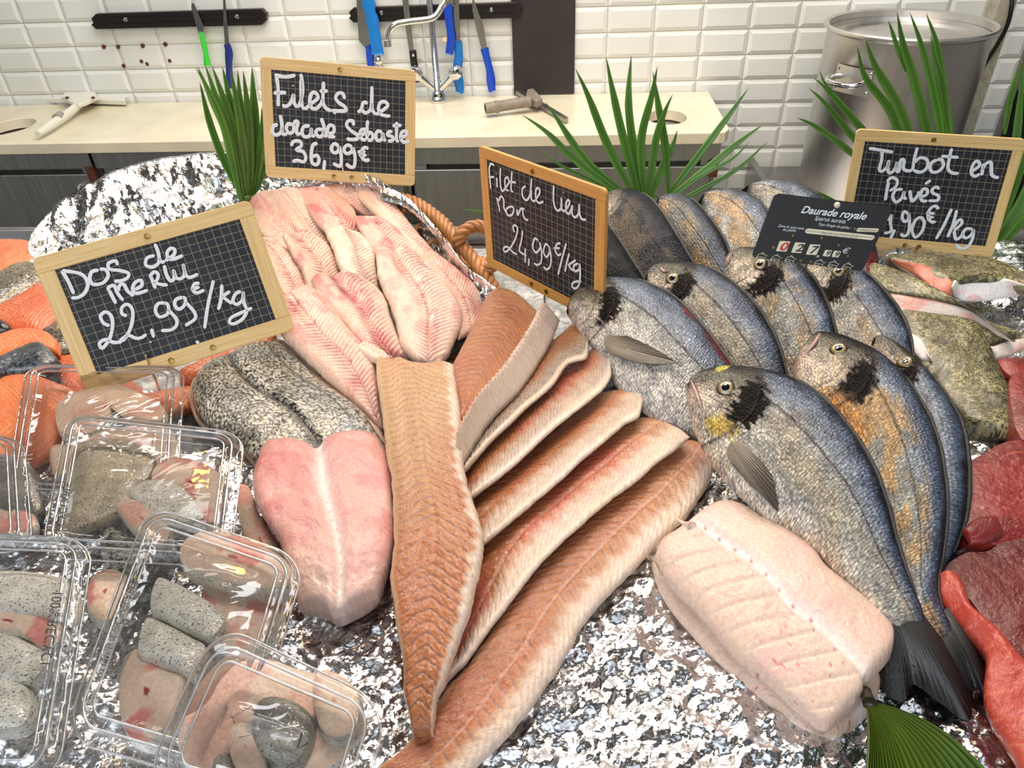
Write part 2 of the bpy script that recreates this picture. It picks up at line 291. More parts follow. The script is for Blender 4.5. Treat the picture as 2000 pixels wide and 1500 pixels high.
def tube(P, r, k=10, n=None, closed=False, flat=None):
    P = np.asarray(P, float)
    if n: P = spline(P, n, closed)
    m = len(P); r = np.interp(np.linspace(0, 1, m), np.linspace(0, 1, len(r)), r) if np.ndim(r) else np.full(m, r)
    T = np.gradient(P, axis=0); T /= np.linalg.norm(T, axis=1)[:, None] + 1e-12
    nrm = np.cross(T[0], [0, 0, 1.]); nrm = nrm if np.linalg.norm(nrm) > .1 else np.cross(T[0], [1., 0, 0]); nrm /= np.linalg.norm(nrm); V = []
    for i in range(m):
        nrm = nrm - T[i] * (nrm @ T[i]); nrm /= np.linalg.norm(nrm); b = np.cross(T[i], nrm); a = np.linspace(0, 2 * np.pi, k, endpoint=False)[:, None]
        V.append(P[i] + r[i] * (np.cos(a) * nrm + np.sin(a) * b))
    V = np.array(V); F = gridf(m, k, closed, True).tolist()
    V = V.reshape(-1, 3)
    if not closed: F.append(list(range(k))[::-1]); F.append(list(range((m - 1) * k, m * k)))
    return V, F
class MB:
    def __init__(s): s.V = []; s.F = []; s.n = 0
    def add(s, V, F):
        V = np.asarray(V).reshape(-1, 3); s.V.append(V); s.F += [[i + s.n for i in f] for f in (F.tolist() if isinstance(F, np.ndarray) else F)]; s.n += len(V); return s
    def tube(s, P, r, k=10, n=None, closed=False): return s.add(*tube(P, r, k, n, closed))
    def prism(s, pts, off):                     # closed polygon of 3D points extruded by a vector
        P = np.asarray(pts, float); n = len(P); V = np.vstack([P, P + np.asarray(off)])
        return s.add(V, [list(range(n))[::-1], list(range(n, 2 * n))] + [[i, (i + 1) % n, n + (i + 1) % n, n + i] for i in range(n)])
    def kbox(s, x0, x1, d0, d1, z0, z1): return s.prism([KP(x0, d0, z0), KP(x1, d0, z0), KP(x1, d1, z0), KP(x0, d1, z0)], (0, 0, z1 - z0))
    def lathe(s, prof, c, ax=(0, 0, 1), k=40):
        ax = np.asarray(ax, float); ax /= np.linalg.norm(ax); a1 = np.cross(ax, [1., 0, 0]) if abs(ax[0]) < .9 else np.cross(ax, [0, 1., 0]); a1 /= np.linalg.norm(a1); a2 = np.cross(ax, a1)
        th = np.linspace(0, 2 * np.pi, k, endpoint=False); V = np.array([[np.asarray(c) + r * (math.cos(t) * a1 + math.sin(t) * a2) + z * ax for t in th] for r, z in prof])
        return s.add(V, gridf(len(prof), k, False, True))
    def build(s, name, mat, parent=None, smooth=False, bevel=0, **kw):
        o = mk(name, np.vstack(s.V), s.F, mat, parent, smooth, **kw)
        bm = bmesh.new(); bm.from_mesh(o.data); bmesh.ops.recalc_face_normals(bm, faces=bm.faces); bm.to_mesh(o.data); bm.free()
        if bevel: m = o.modifiers.new('bevel', 'BEVEL'); m.width = bevel; m.segments = 2; m.limit_method = 'ANGLE'
        if smooth:
            try: o.data.set_sharp_from_angle(angle=math.radians(40))
            except Exception: pass
        return o
# ------------------------------------------------------------------ soft slabs: fillets, fish bodies, steaks
def hs(h, u):
    return np.interp(u, np.linspace(0, 1, len(h)), h) if np.ndim(h) else np.full(len(u), float(h))
class Surf: pass
def coons(L, R, hL, hR, S, E, nu, nv, tt):
    u = np.linspace(0, 1, nu); l = spline(L, nu); r = spline(R, nu)
    Lw = PW(l[:, 0], l[:, 1], hs(hL, u)); Rw = PW(r[:, 0], r[:, 1], hs(hR, u))
    P = Lw[:, None] * (1 - tt)[None, :, None] + Rw[:, None] * tt[None, :, None]
    for Q, idx in ((S, 0), (E, -1)):
        if Q is None: continue
        q = spline(Q, 200); q = np.stack([np.interp(tt, np.linspace(0, 1, 200), q[:, k]) for k in (0, 1)], -1)
        a, b = (hs(hL, u)[idx], hs(hR, u)[idx]); W_ = PW(q[:, 0], q[:, 1], a * (1 - tt) + b * tt)
        st = Lw[idx] * (1 - tt)[:, None] + Rw[idx] * tt[:, None]; f = (1 - u) if idx == 0 else u
        P = P + f[:, None, None] ** 1.0 * (W_ - st)[None]
    return u, P
def slab(name, L, R, hL, hR, th, mat, colf, label=None, cat=None, group=None, S=None, E=None, bot=.006, p=5, q=34, res=.0013, disp=None, parent=None, tpow=.5, thu=None, jit=.0, seed=0, shift=None, curl=None):
    l0, r0_ = spline(L, 30), spline(R, 30); lw = PW(l0[:, 0], l0[:, 1], 0.03); rw = PW(r0_[:, 0], r0_[:, 1], .03)
    length = .5 * (np.linalg.norm(np.diff(lw, axis=0), axis=1).sum() + np.linalg.norm(np.diff(rw, axis=0), axis=1).sum()); width = np.linalg.norm(lw - rw, axis=1).max()
    nu = int(min(420, max(24, length / res))); nv = int(min(170, max(16, width / res)))
    tt = .5 - .5 * np.cos(np.linspace(0, np.pi, nv)) if p < 4 else np.interp(np.linspace(0, 1, nv), np.linspace(0, 1, 5), [0, .2, .5, .8, 1])
    tt = .35 * (.5 - .5 * np.cos(np.linspace(0, np.pi, nv))) + .65 * tt
    u, P = coons(L, R, hL, hR, S, E, nu, nv, tt)
    if jit:
        s_ = u * length; acr = P[:, -1] - P[:, 0]; acr /= np.linalg.norm(acr, axis=1)[:, None] + 1e-9
        jl = (fbm(s_ / .012, s_ * 0, 3, seed) - .5) * 2 * jit; jr = (fbm(s_ / .012, s_ * 0 + 9, 3, seed + 3) - .5) * 2 * jit
        P = P + acr[:, None] * (jl[:, None] * (1 - tt)[None] ** 2 + jr[:, None] * tt[None] ** 2)[..., None]
    du = np.gradient(P, axis=0); dv = np.gradient(P, axis=1); N = np.cross(du, dv); nn = np.linalg.norm(N, axis=2, keepdims=True)
    Nm = (N / (nn + 1e-12)).mean((0, 1)); Nm /= np.linalg.norm(Nm)
    if Nm[2] < 0: Nm = -Nm
    N = np.broadcast_to(Nm, P.shape).copy()
    U = np.repeat(u[:, None], nv, 1); T = np.repeat(tt[None], nu, 0)
    seg = np.linalg.norm(np.diff(P, axis=0), axis=2).mean(1); s = np.r_[0, np.cumsum(seg)]; Sg = np.repeat(s[:, None], nv, 1)
    Wd = np.linalg.norm(P[:, -1] - P[:, 0], axis=1); Wg = (T - .5) * Wd[:, None]
    prof = (1 - np.abs(2 * T - 1) ** p).clip(0) ** tpow * (1 - np.abs(2 * U - 1) ** q).clip(0) ** .5
    tu = hs(thu, u)[:, None] if thu is not None else 1.0
    g = dict(u=U, t=T, s=Sg, w=Wg, W=Wd[:, None], P=P, seed=seed)
    D = prof * th * tu
    if curl is not None: D = D + curl(g) * (1 - np.abs(2 * U - 1) ** q).clip(0)
    if disp is not None: D = D + disp(g) * (1 - np.abs(2 * T - 1) ** 12).clip(0) * (1 - np.abs(2 * U - 1) ** 16).clip(0)
    top = P + N * D[..., None]
    ib = list(range(nv - 2, 0, -3)); ib = ib or [nv // 2]
    botm = P[:, ib] - N[:, ib] * (prof[:, ib] * bot * (tu if np.ndim(tu) else 1.0))[..., None]
    V = np.concatenate([top, botm], 1); M = V.shape[1]
    F = gridf(nu, M, False, True)
    c = colf(g); cb = np.clip(c[:, ib] * .95, 0, 1); col = np.concatenate([c, cb], 1)
    uvt = np.stack([Sg + seed * .137, Wg], -1); uv = np.concatenate([uvt, uvt[:, ib] + 1.0], 1)
    if parent is None:
        ctr = V.reshape(-1, 3); o = mk(name, V, F, mat, None, True, col.reshape(-1, 3), uv.reshape(-1, 2), origin=[ctr[:, 0].mean(), ctr[:, 1].mean(), ctr[:, 2].min()])
    else: o = mk(name, V, F, mat, parent, True, col.reshape(-1, 3), uv.reshape(-1, 2))
    prop(o, label, cat, group)
    # outward winding
    me = o.data; 
    if np.dot(np.cross(V[1, nv // 2] - V[0, nv // 2], V[0, nv // 2 + 1] - V[0, nv // 2]), Nm) < 0: pass
    bm = bmesh.new(); bm.from_mesh(me); bmesh.ops.recalc_face_normals(bm, faces=bm.faces); bm.to_mesh(me); bm.free()
    z = Surf(); z.o = o; z.top = top; z.px = proj(top); z.N = Nm; z.u = u; z.t = tt; z.len = s[-1]; z.P = P
    return z
def locate(z, px, py):
    d = ((z.px - np.array([px, py])) ** 2).sum(2); i = np.unravel_index(np.argmin(d), d.shape); return i
def on(z, px, py, off=0.0):
    i = locate(z, px, py); h = z.top[i][2] - DECK; return PW(px, py, h) + z.N * off
def seams(s, w, per, slope, wig=.0006, sd=0):        # zig-zag muscle bands: 0 at the seam
    ph = (s + slope * np.abs(w) + wig * 4 * (fbm(s / .02, w / .01, 3, sd) - .5)) / per
    f = ph - np.floor(ph); return np.minimum(f, 1 - f) * 2
# ---- colours of flesh (each returns sRGB 0..1)
def col_redfish(pink, pale):
    def f(g):
        s, w, u, t = g['s'], g['w'], g['u'], g['t']; sd = g['seed']
        c = mix(C(220, 184, 160), C(220, 164, 150), fbm(s / .03, w / .02, 4, sd)); c = mix(c, C(232, 205, 184), pale * np.ones_like(s))
        c = mix(c, C(196, 92, 96), pink * sst(.48, .72, fbm(s / .03 + 7, w / .014, 4, sd + 2)) * .85)
        c = mix(c, C(176, 60, 74), pink * .8 * sst(.60, .74, fbm(s / .009, w / .009, 3, sd + 4)) * np.exp(-((t - .55) / .16) ** 2))
        sm = seams(s, w, .0062, .75, sd=sd); band = np.exp(-((t - .60) / .30) ** 2)
        c = mix(c, C(244, 228, 220), .7 * (1 - sst(0, .35, sm)) * band); c = mix(c, C(196, 122, 108), .45 * sst(.55, 1, sm) * band)
        e = np.minimum(t, 1 - t); return mix(c, C(226, 200, 178), .7 * (1 - sst(0, .12, e)))
    return f
def disp_redfish(g):
    s, w, t = g['s'], g['w'], g['t']; sm = seams(s, w, .0062, .75, sd=g['seed']); band = np.exp(-((t - .62) / .26) ** 2)
    return .0036 * band * (.5 - sst(0, .8, sm)) + .0018 * (fbm(s / .018, w / .018, 3, g['seed']) - .5) - .0022 * np.exp(-((t - .52) / .03) ** 2)
def col_lieu(red=0.0, edge=.35, grey=0.0, midline=True, tan=.0):
    def f(g):
        s, w, u, t = g['s'], g['w'], g['u'], g['t']; sd = g['seed']
        c = mix(C(150, 86, 50), C(184, 122, 76), fbm(s / .03, w / .012, 4, sd)); c = mix(c, C(190, 92, 70), red * sst(.3, .65, fbm(s / .05, w / .03 + 5, 3, sd)))
        c = mix(c, C(196, 172, 128), tan * (1 - sst(.12, .5, u + .2 * (t - .5)))); c = mix(c, C(206, 168, 122), .8 * (1 - sst(0, .25, u)) * fbm(s / .02, w / .02, 2, sd + 1))
        sm = seams(s, w, .0090, -.85, sd=sd); c = mix(c, C(122, 92, 98), .8 * (1 - sst(0, .24, sm)) * sst(.30, .55, fbm(s / .02, w / .01, 2, sd + 7) + .2)); c = mix(c, C(206, 150, 104), .35 * np.exp(-((sm - .45) / .15) ** 2))
        f1 = sst(1 - edge, 1 - edge * .35, t + .12 * (fbm(s / .010, w / .03, 3, sd) - .5) + .02 * np.sin(s / .0022)); pale = mix(C(222, 204, 178), C(226, 208, 198), fbm(s / .02, w / .02, 2, sd + 3))
        pale = mix(pale, C(112, 110, 104), grey * (.35 + .65 * sst(-.4, .6, np.sin((s - 1.1 * w) / .00085 + 4 * fbm(s / .01, w / .01, 2, sd)))) * sst(.2, .5, fbm(s / .03, w / .02, 2, sd + 9) + .3 * grey) * (1 - sst(.86, .96, t))); st_ = .5 + .5 * np.sin((s * .55 - 1.1 * np.abs(w)) / .00070 + 3 * fbm(s / .02, w / .01, 2, sd)); pale = mix(pale, C(190, 160, 140), .42 * st_ * (1 - sst(.88, .97, t))); c = mix(c, pale, f1 * .95)
        c = mix(c, C(214, 190, 152), .8 * (1 - sst(0, .12, t)))
        if midline: c = mix(c, C(210, 170, 156), .55 * np.exp(-((t - .5) / .006) ** 2))
        return c
    return f
def disp_lieu(g):
    s, w, t = g['s'], g['w'], g['t']; sm = seams(s, w, .0090, -.85, sd=g['seed'])
    return -.0009 * (1 - sst(0, .3, sm)) + .0014 * (fbm(s / .02, w / .015, 3, g['seed']) - .5) - .001 * np.exp(-((t - .5) / .012) ** 2) + .0009 * (fbm(s / .0035, w / .02, 2, g['seed'] + 4) - .5) + .0003 * np.sin((s * .55 - 1.1 * np.abs(w)) / .00070 + 3 * fbm(s / .02, w / .01, 2, g['seed'])) * sst(.5, .7, t)
def col_white(g):
    s, w, u, t = g['s'], g['w'], g['u'], g['t']; sd = g['seed']
    c = mix(C(226, 194, 174), C(230, 204, 186), fbm(s / .03, w / .03, 3, sd)); c = mix(c, C(236, 190, 180), .6 * sst(.52, .72, fbm(s / .035 + 3, w / .03, 3, sd)))
    dd = np.abs(t - .46); c = mix(c, C(246, 238, 234), .85 * np.exp(-(dd / .07) ** 2)); dots = np.exp(-((t - .455) / .010) ** 2) * sst(.72, .95, np.sin(s / .0022)) * (u < .75) * (u > .06)
    c = mix(c, C(176, 112, 96), dots * .8); bs = sst(.90, .93, vn(s / .004, w / .0018, sd + 5)) * sst(.5, .7, u) * (t > .5); return mix(c, C(190, 70, 80), bs * .6)
def disp_white(g):
    s, w, u, t = g['s'], g['w'], g['u'], g['t']; ph = (s + .5 * np.abs(w)) / .016; f = np.abs(ph - np.floor(ph) - .5) * 2
    return -.005 * np.exp(-((t - .46) / .05) ** 2) - .0016 * (1 - sst(0, .2, f)) * (t > .5) + .003 * (fbm(s / .03, w / .03, 3, g['seed']) - .5) - .001 * np.exp(-((t - .455) / .01) ** 2) * sst(.7, .95, np.sin(s / .0022))
def col_pink(g):
    s, w, u, t = g['s'], g['w'], g['u'], g['t']; sd = g['seed']
    c = mix(C(222, 168, 156), C(212, 146, 140), fbm(s / .03, w / .03, 4, sd)); c = mix(c, C(204, 124, 124), .6 * sst(.52, .7, fbm(s / .03 + 4, w / .04, 3, sd + 1)))
    c = mix(c, C(236, 212, 198), .75 * sst(.35, 1, u + .5 * (fbm(s / .03, w / .03, 2, sd + 5) - .5))); c = mix(c, C(240, 222, 214), .9 * np.exp(-((t - .53) / .055) ** 2)); rad = .5 + .5 * np.sin((s * .8 + np.abs(w)) / .0007 + 4 * fbm(s / .02, w / .02, 2, sd)); c = mix(c, C(246, 232, 226), .35 * rad * np.exp(-((t - .53) / .16) ** 2)); dots = np.exp(-((t - .525) / .008) ** 2) * sst(.6, .95, np.sin(s / .0018)) * (u > .35)
    return mix(c, C(170, 96, 92), np.clip(dots * .8, 0, 1))
def disp_pink(g):
    s, w, u, t = g['s'], g['w'], g['u'], g['t']
    return -.006 * np.exp(-((t - .525) / .07) ** 2) * (.5 + .5 * sst(0, .5, u)) + .008 * (fbm(s / .03, w / .025, 4, g['seed']) - .5)
def col_salmon(deep=0.0, per=.0075, bend=.9):
    def f(g):
        s, w, u, t = g['s'], g['w'], g['u'], g['t']; sd = g['seed']
        c = mix(C(230, 138, 82), C(216, 112, 66), fbm(s / .02, w / .02, 4, sd)); c = mix(c, C(196, 84, 54), deep)
        sm = seams(s, w, per, bend, sd=sd); c = mix(c, C(248, 196, 150), .9 * (1 - sst(0, .22, sm)) * sst(.35, .55, fbm(s / .03, w / .03, 2, sd + 2))); return c
    return f
def disp_salmon(g):
    s, w = g['s'], g['w']; sm = seams(s, w, .0075, .9, sd=g['seed']); return -.0007 * (1 - sst(0, .3, sm)) + .004 * (fbm(s / .02, w / .02, 3, g['seed']) - .5)
def col_skin(a, b, stripe=()):
    def f(g):
        s, w, t = g['s'], g['w'], g['t']; sd = g['seed']; c = mix(C(*a), C(*b), sst(.3, .7, fbm(s / .03, w / .02, 4, sd)))
        for t0, wd_, k in stripe: c = mix(c, C(40, 36, 34), k * np.exp(-((t - t0 - .012 * np.sin(g['u'] * 9)) / wd_) ** 2))
        return c
    return f
def col_tuna(g):
    s, w, u, t = g['s'], g['w'], g['u'], g['t']; sd = g['seed']; c = mix(C(132, 38, 36), C(150, 50, 46), fbm(s / .03, w / .03, 4, sd)); return mix(c, C(104, 28, 30), .6 * sst(.5, .7, fbm(s / .04 + 8, w / .04, 3, sd)))
def disp_soft(g): return .003 * (fbm(g['s'] / .025, g['w'] / .025, 3, g['seed']) - .5)
# ------------------------------------------------------------------ whole fish
def bream(label, D, B, hD, hB, seed, tail=None, eye=None, pect=None, mouth=None, gold=0.0, dark=0.0, silver_=0.0, belly=0.0, spot=1.0, uo=.27, res=.0011, grp='gilt-head breams laid overlapping on the foil', th=.019, fin=True, er=.0074, blood=0.0, yel=0.0, wide=(0, 0)):
    root = thing('sea_bream', [0, 0, 0], label, 'fish', grp)
    ko = uo / .27; nb = len(B); B = [(x + wide[0] * min(1, max(0, (i / (nb - 1) - .12) / .35)), y + wide[1] * min(1, max(0, (i / (nb - 1) - .12) / .35))) for i, (x, y) in enumerate(B)]
    def cf(g):
        s, w, u, t = g['s'], g['w'], g['u'], g['t']; sd = seed; n = fbm(s / .02, w / .012, 4, sd); tn = t + .10 * (n - .5)
        top = C(30, 33, 40); blu = C(78, 94, 120); mid = mix(C(184, 182, 170), C(146, 144, 134), n); bel = mix(C(232, 222, 206), C(244, 234, 220), n)
        c = mix(top, blu, sst(.0, .10, tn)); c = mix(c, C(126, 138, 156), .8 * sst(.10, .26, tn)); c = mix(c, mid, sst(.22, .45, tn)); c = mix(c, bel, sst(.62 - belly, .92 - belly, tn))
        c = mix(c, C(156, 172, 194), silver_ * .6 * sst(.05, .3, tn)); c = mix(c, C(22, 24, 30), dark * .85 * (1 - sst(.6, 1.1, tn)))
        gm = sst(.45, .62, fbm(s / .03 + 3, w / .02, 3, sd + 8)) * gold; c = mix(c, C(196, 140, 66), gm * .65 * sst(.12, .3, t))
        head = 1 - sst(uo - .02, uo + .02, u + .10 * (t - .5) ** 2 * 4 - .02)
        hc = mix(C(96, 90, 72), C(232, 216, 196), sst(.30, .66, t + .25 * (n - .5))); hc = mix(hc, C(30, 28, 28), 1 - sst(.05, .26, tn)); c = mix(c, hc, head * .85)
        oc = uo - .10 * ko * (t - .5) ** 2 * 4; b1 = np.exp(-(((u - oc + .014 * ko) / (.050 * ko)) ** 2) - ((t - .46 + .9 * (u - uo)) / .29) ** 2); b1 = sst(.26, .66, b1 + .9 * (fbm(s / .005, w / .0025, 4, sd + 2) - .5)); c = mix(c, C(14, 10, 9), b1 * spot * .97)
        if yel: c = mix(c, C(206, 172, 56), .85 * yel * sst(.25, .75, np.exp(-(((u - oc + .035) / .05) ** 2) - ((t - .74) / .10) ** 2) + .7 * (fbm(s / .006, w / .004, 3, sd + 3) - .5)))
        if yel: c = mix(c, C(216, 200, 50), yel * sst(.3, .7, np.exp(-(((u - .115) / .020) ** 2) - ((t - .10) / .14) ** 2) + .3 * (n - .5)))
        if gold > .8: c = mix(c, C(214, 140, 46), .85 * sst(.2, .8, np.exp(-(((u - oc - .05) / .13) ** 2) - ((t - .80) / .22) ** 2) + .6 * (fbm(s / .008, w / .006, 3, sd + 3) - .5)))
        gr = np.exp(-((u - oc + .002) / .0035) ** 2) * (t > .1) + .6 * np.exp(-((u - oc + .085 * ko) / .004) ** 2) * (t > .4) * (t < .85); c = mix(c, C(60, 44, 40), np.clip(gr * .7, 0, 1))
        ll = np.exp(-((t - .30 - .05 * np.sin(u * 3) + .004 * np.sin(s / .0025)) / .010) ** 2) * (u > uo); c = mix(c, C(52, 46, 42), ll * .75)
        if blood: c = mix(c, C(120, 30, 40), blood * sst(.5, .7, np.exp(-((t - .04) / .05) ** 2) * (u > .5) * fbm(s / .02, w / .1, 2, sd) * 2))
        nose = np.exp(-((u) / .05) ** 2 - ((t - .7) / .35) ** 2); return mix(c, C(206, 160, 146), nose * .8)
    def df(g):
        s, w, u, t = g['s'], g['w'], g['u'], g['t']; oc = uo - .10 * ko * (t - .5) ** 2 * 4
        d = .0016 * (1 - sst(oc - .004, oc + .012, u)) * sst(.12, .25, t) - .0010 * np.exp(-((u - oc + .085 * ko) / .006) ** 2) * (t > .3) * (t < .9)
        return d + .0005 * (fbm(s / .005, w / .004, 2, seed) - .5) - .0006 * np.exp(-((t - .30 - .05 * np.sin(u * 3)) / .008) ** 2) * (u > uo)
    z = slab('body', D, B, hD, hB, th, silver, cf, bot=th * .9, p=2.3, q=18, res=res, disp=df, parent=root, thu=[.42, .80, .98, 1, 1, .95, .85, .7, .55, .42], seed=seed, tpow=.55)
    if eye:
        c0 = on(z, *eye, off=.0002); N = z.N + .15 * np.array([0, -1, .2]); N /= np.linalg.norm(N); k = 28; rr = np.r_[np.linspace(0, 1, 15), 1.18]; prof = er * .42 * (1 - np.linspace(0, 1, 15) ** 2).clip(0) ** .6; prof = np.r_[prof, -.002]
        a1 = np.cross(N, [0, 1, 0]); a1 /= np.linalg.norm(a1); a2 = np.cross(N, a1); th_ = np.linspace(0, 2 * np.pi, k, endpoint=False)
        V = np.array([[c0 + er * r * (math.cos(a) * a1 + math.sin(a) * a2) + N * h for a in th_] for r, h in zip(rr, prof)]); rv = np.repeat(rr[:, None], k, 1)
        ec = mix(C(14, 18, 30), C(150, 128, 80), sst(.42, .47, rv)); ec = mix(ec, C(206, 196, 160), np.exp(-((rv - .52) / .05) ** 2)); ec = mix(ec, C(44, 34, 26), sst(.72, .92, rv))
        mk('eye', V, gridf(16, k, False, True), gloss, root, True, ec.reshape(-1, 3), np.zeros((16 * k, 2)))
    if mouth:
        M_ = np.array([on(z, *m_, off=.0006) for m_ in mouth]); M_ = spline(M_, 24); V, F = tube(M_, [.0006, .0014, .0017, .0013, .0005], 8); V2, F2 = tube(np.array([on(z, m_[0] + 4, m_[1] + 1, off=.0002) for m_ in mouth]), [.0002, .0007, .0007, .0002], 6, 20); mk('mouth_line', V2, F2, darkink, root, True)
        mk('lip', V, F, flesh, root, True, np.tile(C(190, 152, 142), (len(V), 1)), np.tile(V[:, :2], 1))
    if pect:
        fan_fin('pectoral_fin', [on(z, *p_, off=.0012) for p_ in pect[0]], [on(z, *p_, off=.0035) for p_ in pect[1]], root, C(150, 136, 118), C(84, 76, 66), seed, stripes=17)
    if fin:
        i0, i1 = int(.30 * len(z.u)), int(.93 * len(z.u)); a = z.P[i0:i1, 0]; out = z.P[i0:i1, 0] - z.P[i0:i1, 3]; out /= np.linalg.norm(out, axis=1)[:, None]
        k = len(a); uu = np.linspace(0, 1, k); hgt = .0030 * np.sin(np.pi * uu) ** .4 * (.95 + .08 * np.sin(uu * 40))
        rows = [a - out * .002 + z.N * .0015, a + out * (hgt * .6)[:, None] + z.N * .0022, a + out * hgt[:, None] + z.N * .0012, a + out * (hgt * .5)[:, None] - z.N * .0004, a - out * .002 - z.N * .0012]
        V = np.stack(rows, 1); mk('dorsal_fin', V, gridf(k, 5, False, True), finm, root, True, np.tile(C(24, 23, 26), (k * 5, 1)), np.tile(np.repeat(uu[:, None], 5, 1).reshape(-1, 1), 2))
    if tail:
        b = [PW(*(np.array(p_) + .38 * (np.array([D[-4], B[-4]]).mean(0) - np.array([D[-1], B[-1]]).mean(0))), h + .004) for p_, h in zip(tail[0], np.linspace(hs(hB, np.array([1.]))[0], hs(hD, np.array([1.]))[0], len(tail[0])))]; th2 = tail[2] if len(tail) > 2 else .012
        fan_fin('tail_fin', b, [PW(*p_, th2) for p_ in tail[1]], root, C(62, 60, 58), C(14, 14, 16), seed, stripes=22, thick=.0022)
    return z
def fan_fin(name, base, tip, parent, c1, c2, seed, stripes=14, thick=.0012):
    nk, nr = 90, 40; b = spline(np.array(base), nk); e_ = spline(np.array(tip), nk); r = np.linspace(0, 1, nr)[:, None, None]; P = b[None] * (1 - r) + e_[None] * r
    N = np.cross(P[-1, -1] - P[0, 0], P[-1, 0] - P[0, -1]); N /= np.linalg.norm(N); N = N if N[2] > 0 else -N
    k = np.linspace(0, 1, nk)[None]; rr = np.linspace(0, 1, nr)[:, None]; ray_ = np.abs(np.sin(np.pi * stripes * k)) * np.ones_like(rr)
    jag = 1 + .03 * (fbm(k * 40, rr * 0, 2, seed) - .5) * rr; P = b[None] + (P - b[None]) * jag[..., None]
    bow = .004 * np.sin(np.pi * rr) * np.sin(np.pi * k) if thick > .002 else .0018 * np.sin(np.pi * k) * np.ones_like(rr)
    Tp = P + N * (bow + .0005 * ray_ + thick * (1 - .7 * rr))[..., None]; Bt = P + N * (bow - .0004)[..., None]
    V = np.concatenate([Tp, Bt[:, ::-1]], 1); c = mix(c1, c2, sst(.1, .9, rr * .9 + .2 * (fbm(k * 20, rr * 3, 3, seed) - .4)) * np.ones_like(k)); c = mix(c, c * .45, (1 - sst(0, .5, ray_)) * .8)
    cc = np.concatenate([c, c[:, ::-1]], 1); kk = np.concatenate([k * np.ones_like(rr), k[:, ::-1] * np.ones_like(rr)], 1); r2 = np.concatenate([rr * np.ones_like(k)] * 2, 1)
    return mk(name, V, gridf(nr, 2 * nk, False, True), finm, parent, True, cc.reshape(-1, 3), np.stack([r2 * .02, kk * .1], -1).reshape(-1, 2))
# ------------------------------------------------------------------ closed-outline steaks with a wall of skin
def steak(label, poly, h, hgt, cap_col, side_mat, side_col, name='hake_steak', cat='fish steak', group=None, capmat=None, dome=.003, seed=0, res=.0013, side_name='skin', twist=0.0, disp=None):
    n = 120; pl = spline(np.array(poly, float), n + 1, True)[:n]
    if np.ndim(h) == 0: hh = np.full(n, h)
    else: a, b = h; yy = pl[:, 1]; hh = np.interp(yy, [yy.min(), yy.max()], [a, b])   # back edge height, front edge height
    O = PW(pl[:, 0], pl[:, 1], hh); ctr = O.mean(0); root = thing(name, [float(ctr[0]), float(ctr[1]), float(O[:, 2].min() - hgt)], label, cat, group)
    N = np.zeros(3)
    for i in range(n): N += np.cross(O[i] - ctr, O[(i + 1) % n] - ctr)
    N /= np.linalg.norm(N); N = N if N[2] > 0 else -N
    rho = np.r_[np.linspace(0, .9, 26), np.linspace(.92, 1, 7)]; R_ = rho[:, None, None]; P = ctr + (O - ctr)[None] * R_
    rel = P - ctr; ax = np.array([1., 0, 0]) - N * N[0]; ax /= np.linalg.norm(ax); ay = np.cross(N, ax); s = rel @ ax; w = rel @ ay
    g = dict(s=s, w=w, u=np.repeat(rho[:, None], n, 1), t=np.repeat(rho[:, None] * .5 + .5, n, 1), W=.05, seed=seed, rho=np.repeat(rho[:, None], n, 1))
    Dp = dome * (1 - rho[:, None] ** 4) + (.0025 * (fbm(s / .02, w / .02, 3, seed) - .5)) * (1 - rho[:, None] ** 6)
    if disp: Dp = Dp + disp(g)
    P = P + N * Dp[..., None]; c = cap_col(g)
    mk('flesh', P, gridf(len(rho), n, False, True), capmat or flesh, root, True, c.reshape(-1, 3), np.stack([s + seed * .1, w], -1).reshape(-1, 2))
    k = 14; dd = np.linspace(0, 1, k)[:, None, None]; bul = np.sin(np.pi * np.linspace(0, 1, k))[:, None, None] * .0016; outd = (O - ctr); outd = outd / (np.linalg.norm(outd, axis=1)[:, None] + 1e-9)
    Q = O[None] - np.array([0, 0, 1]) * hgt * dd + outd[None] * bul + np.array([twist, 0, 0]) * dd; peri = np.r_[0, np.cumsum(np.linalg.norm(np.diff(O, axis=0), axis=1))]
    S_ = np.repeat(peri[None], k, 0); W_ = np.repeat((np.linspace(0, 1, k) * hgt)[:, None], n, 1)
    gg = dict(s=S_, w=W_, u=S_ / peri[-1], t=W_ / hgt, seed=seed, W=hgt); cc = side_col(gg)
    V = np.concatenate([Q.reshape(-1, 3), (O.mean(0) - np.array([0, 0, hgt]))[None]]); F = gridf(k, n, False, True).tolist() + [[(k - 1) * n + i, (k - 1) * n + (i + 1) % n, k * n] for i in range(n)]
    cc = np.vstack([cc.reshape(-1, 3), cc.reshape(-1, 3)[-1:]]); uv = np.vstack([np.stack([S_ + seed * .1, W_], -1).reshape(-1, 2), [[0, 0]]])
    mk(side_name, V, F, side_mat, root, True, cc, uv); return root
def col_hake(pink=.3):
    def f(g):
        s, w, r = g['s'], g['w'], g['rho']; sd = g['seed']; c = mix(C(214, 186, 164), C(224, 204, 184), fbm(s / .02, w / .02, 3, sd)); c = mix(c, C(214, 130, 120), pink * sst(.5, .66, fbm(s / .02 + 5, w / .02, 3, sd + 1)))
        ring = np.abs(np.sin(r * 9 + 3 * fbm(s / .03, w / .03, 2, sd))); c = mix(c, C(240, 228, 214), .35 * (1 - sst(0, .2, ring))); return mix(c, C(150, 50, 48), .7 * sst(.55, .9, np.exp(-(r / .16) ** 2)) * pink * 1.6)
    return f
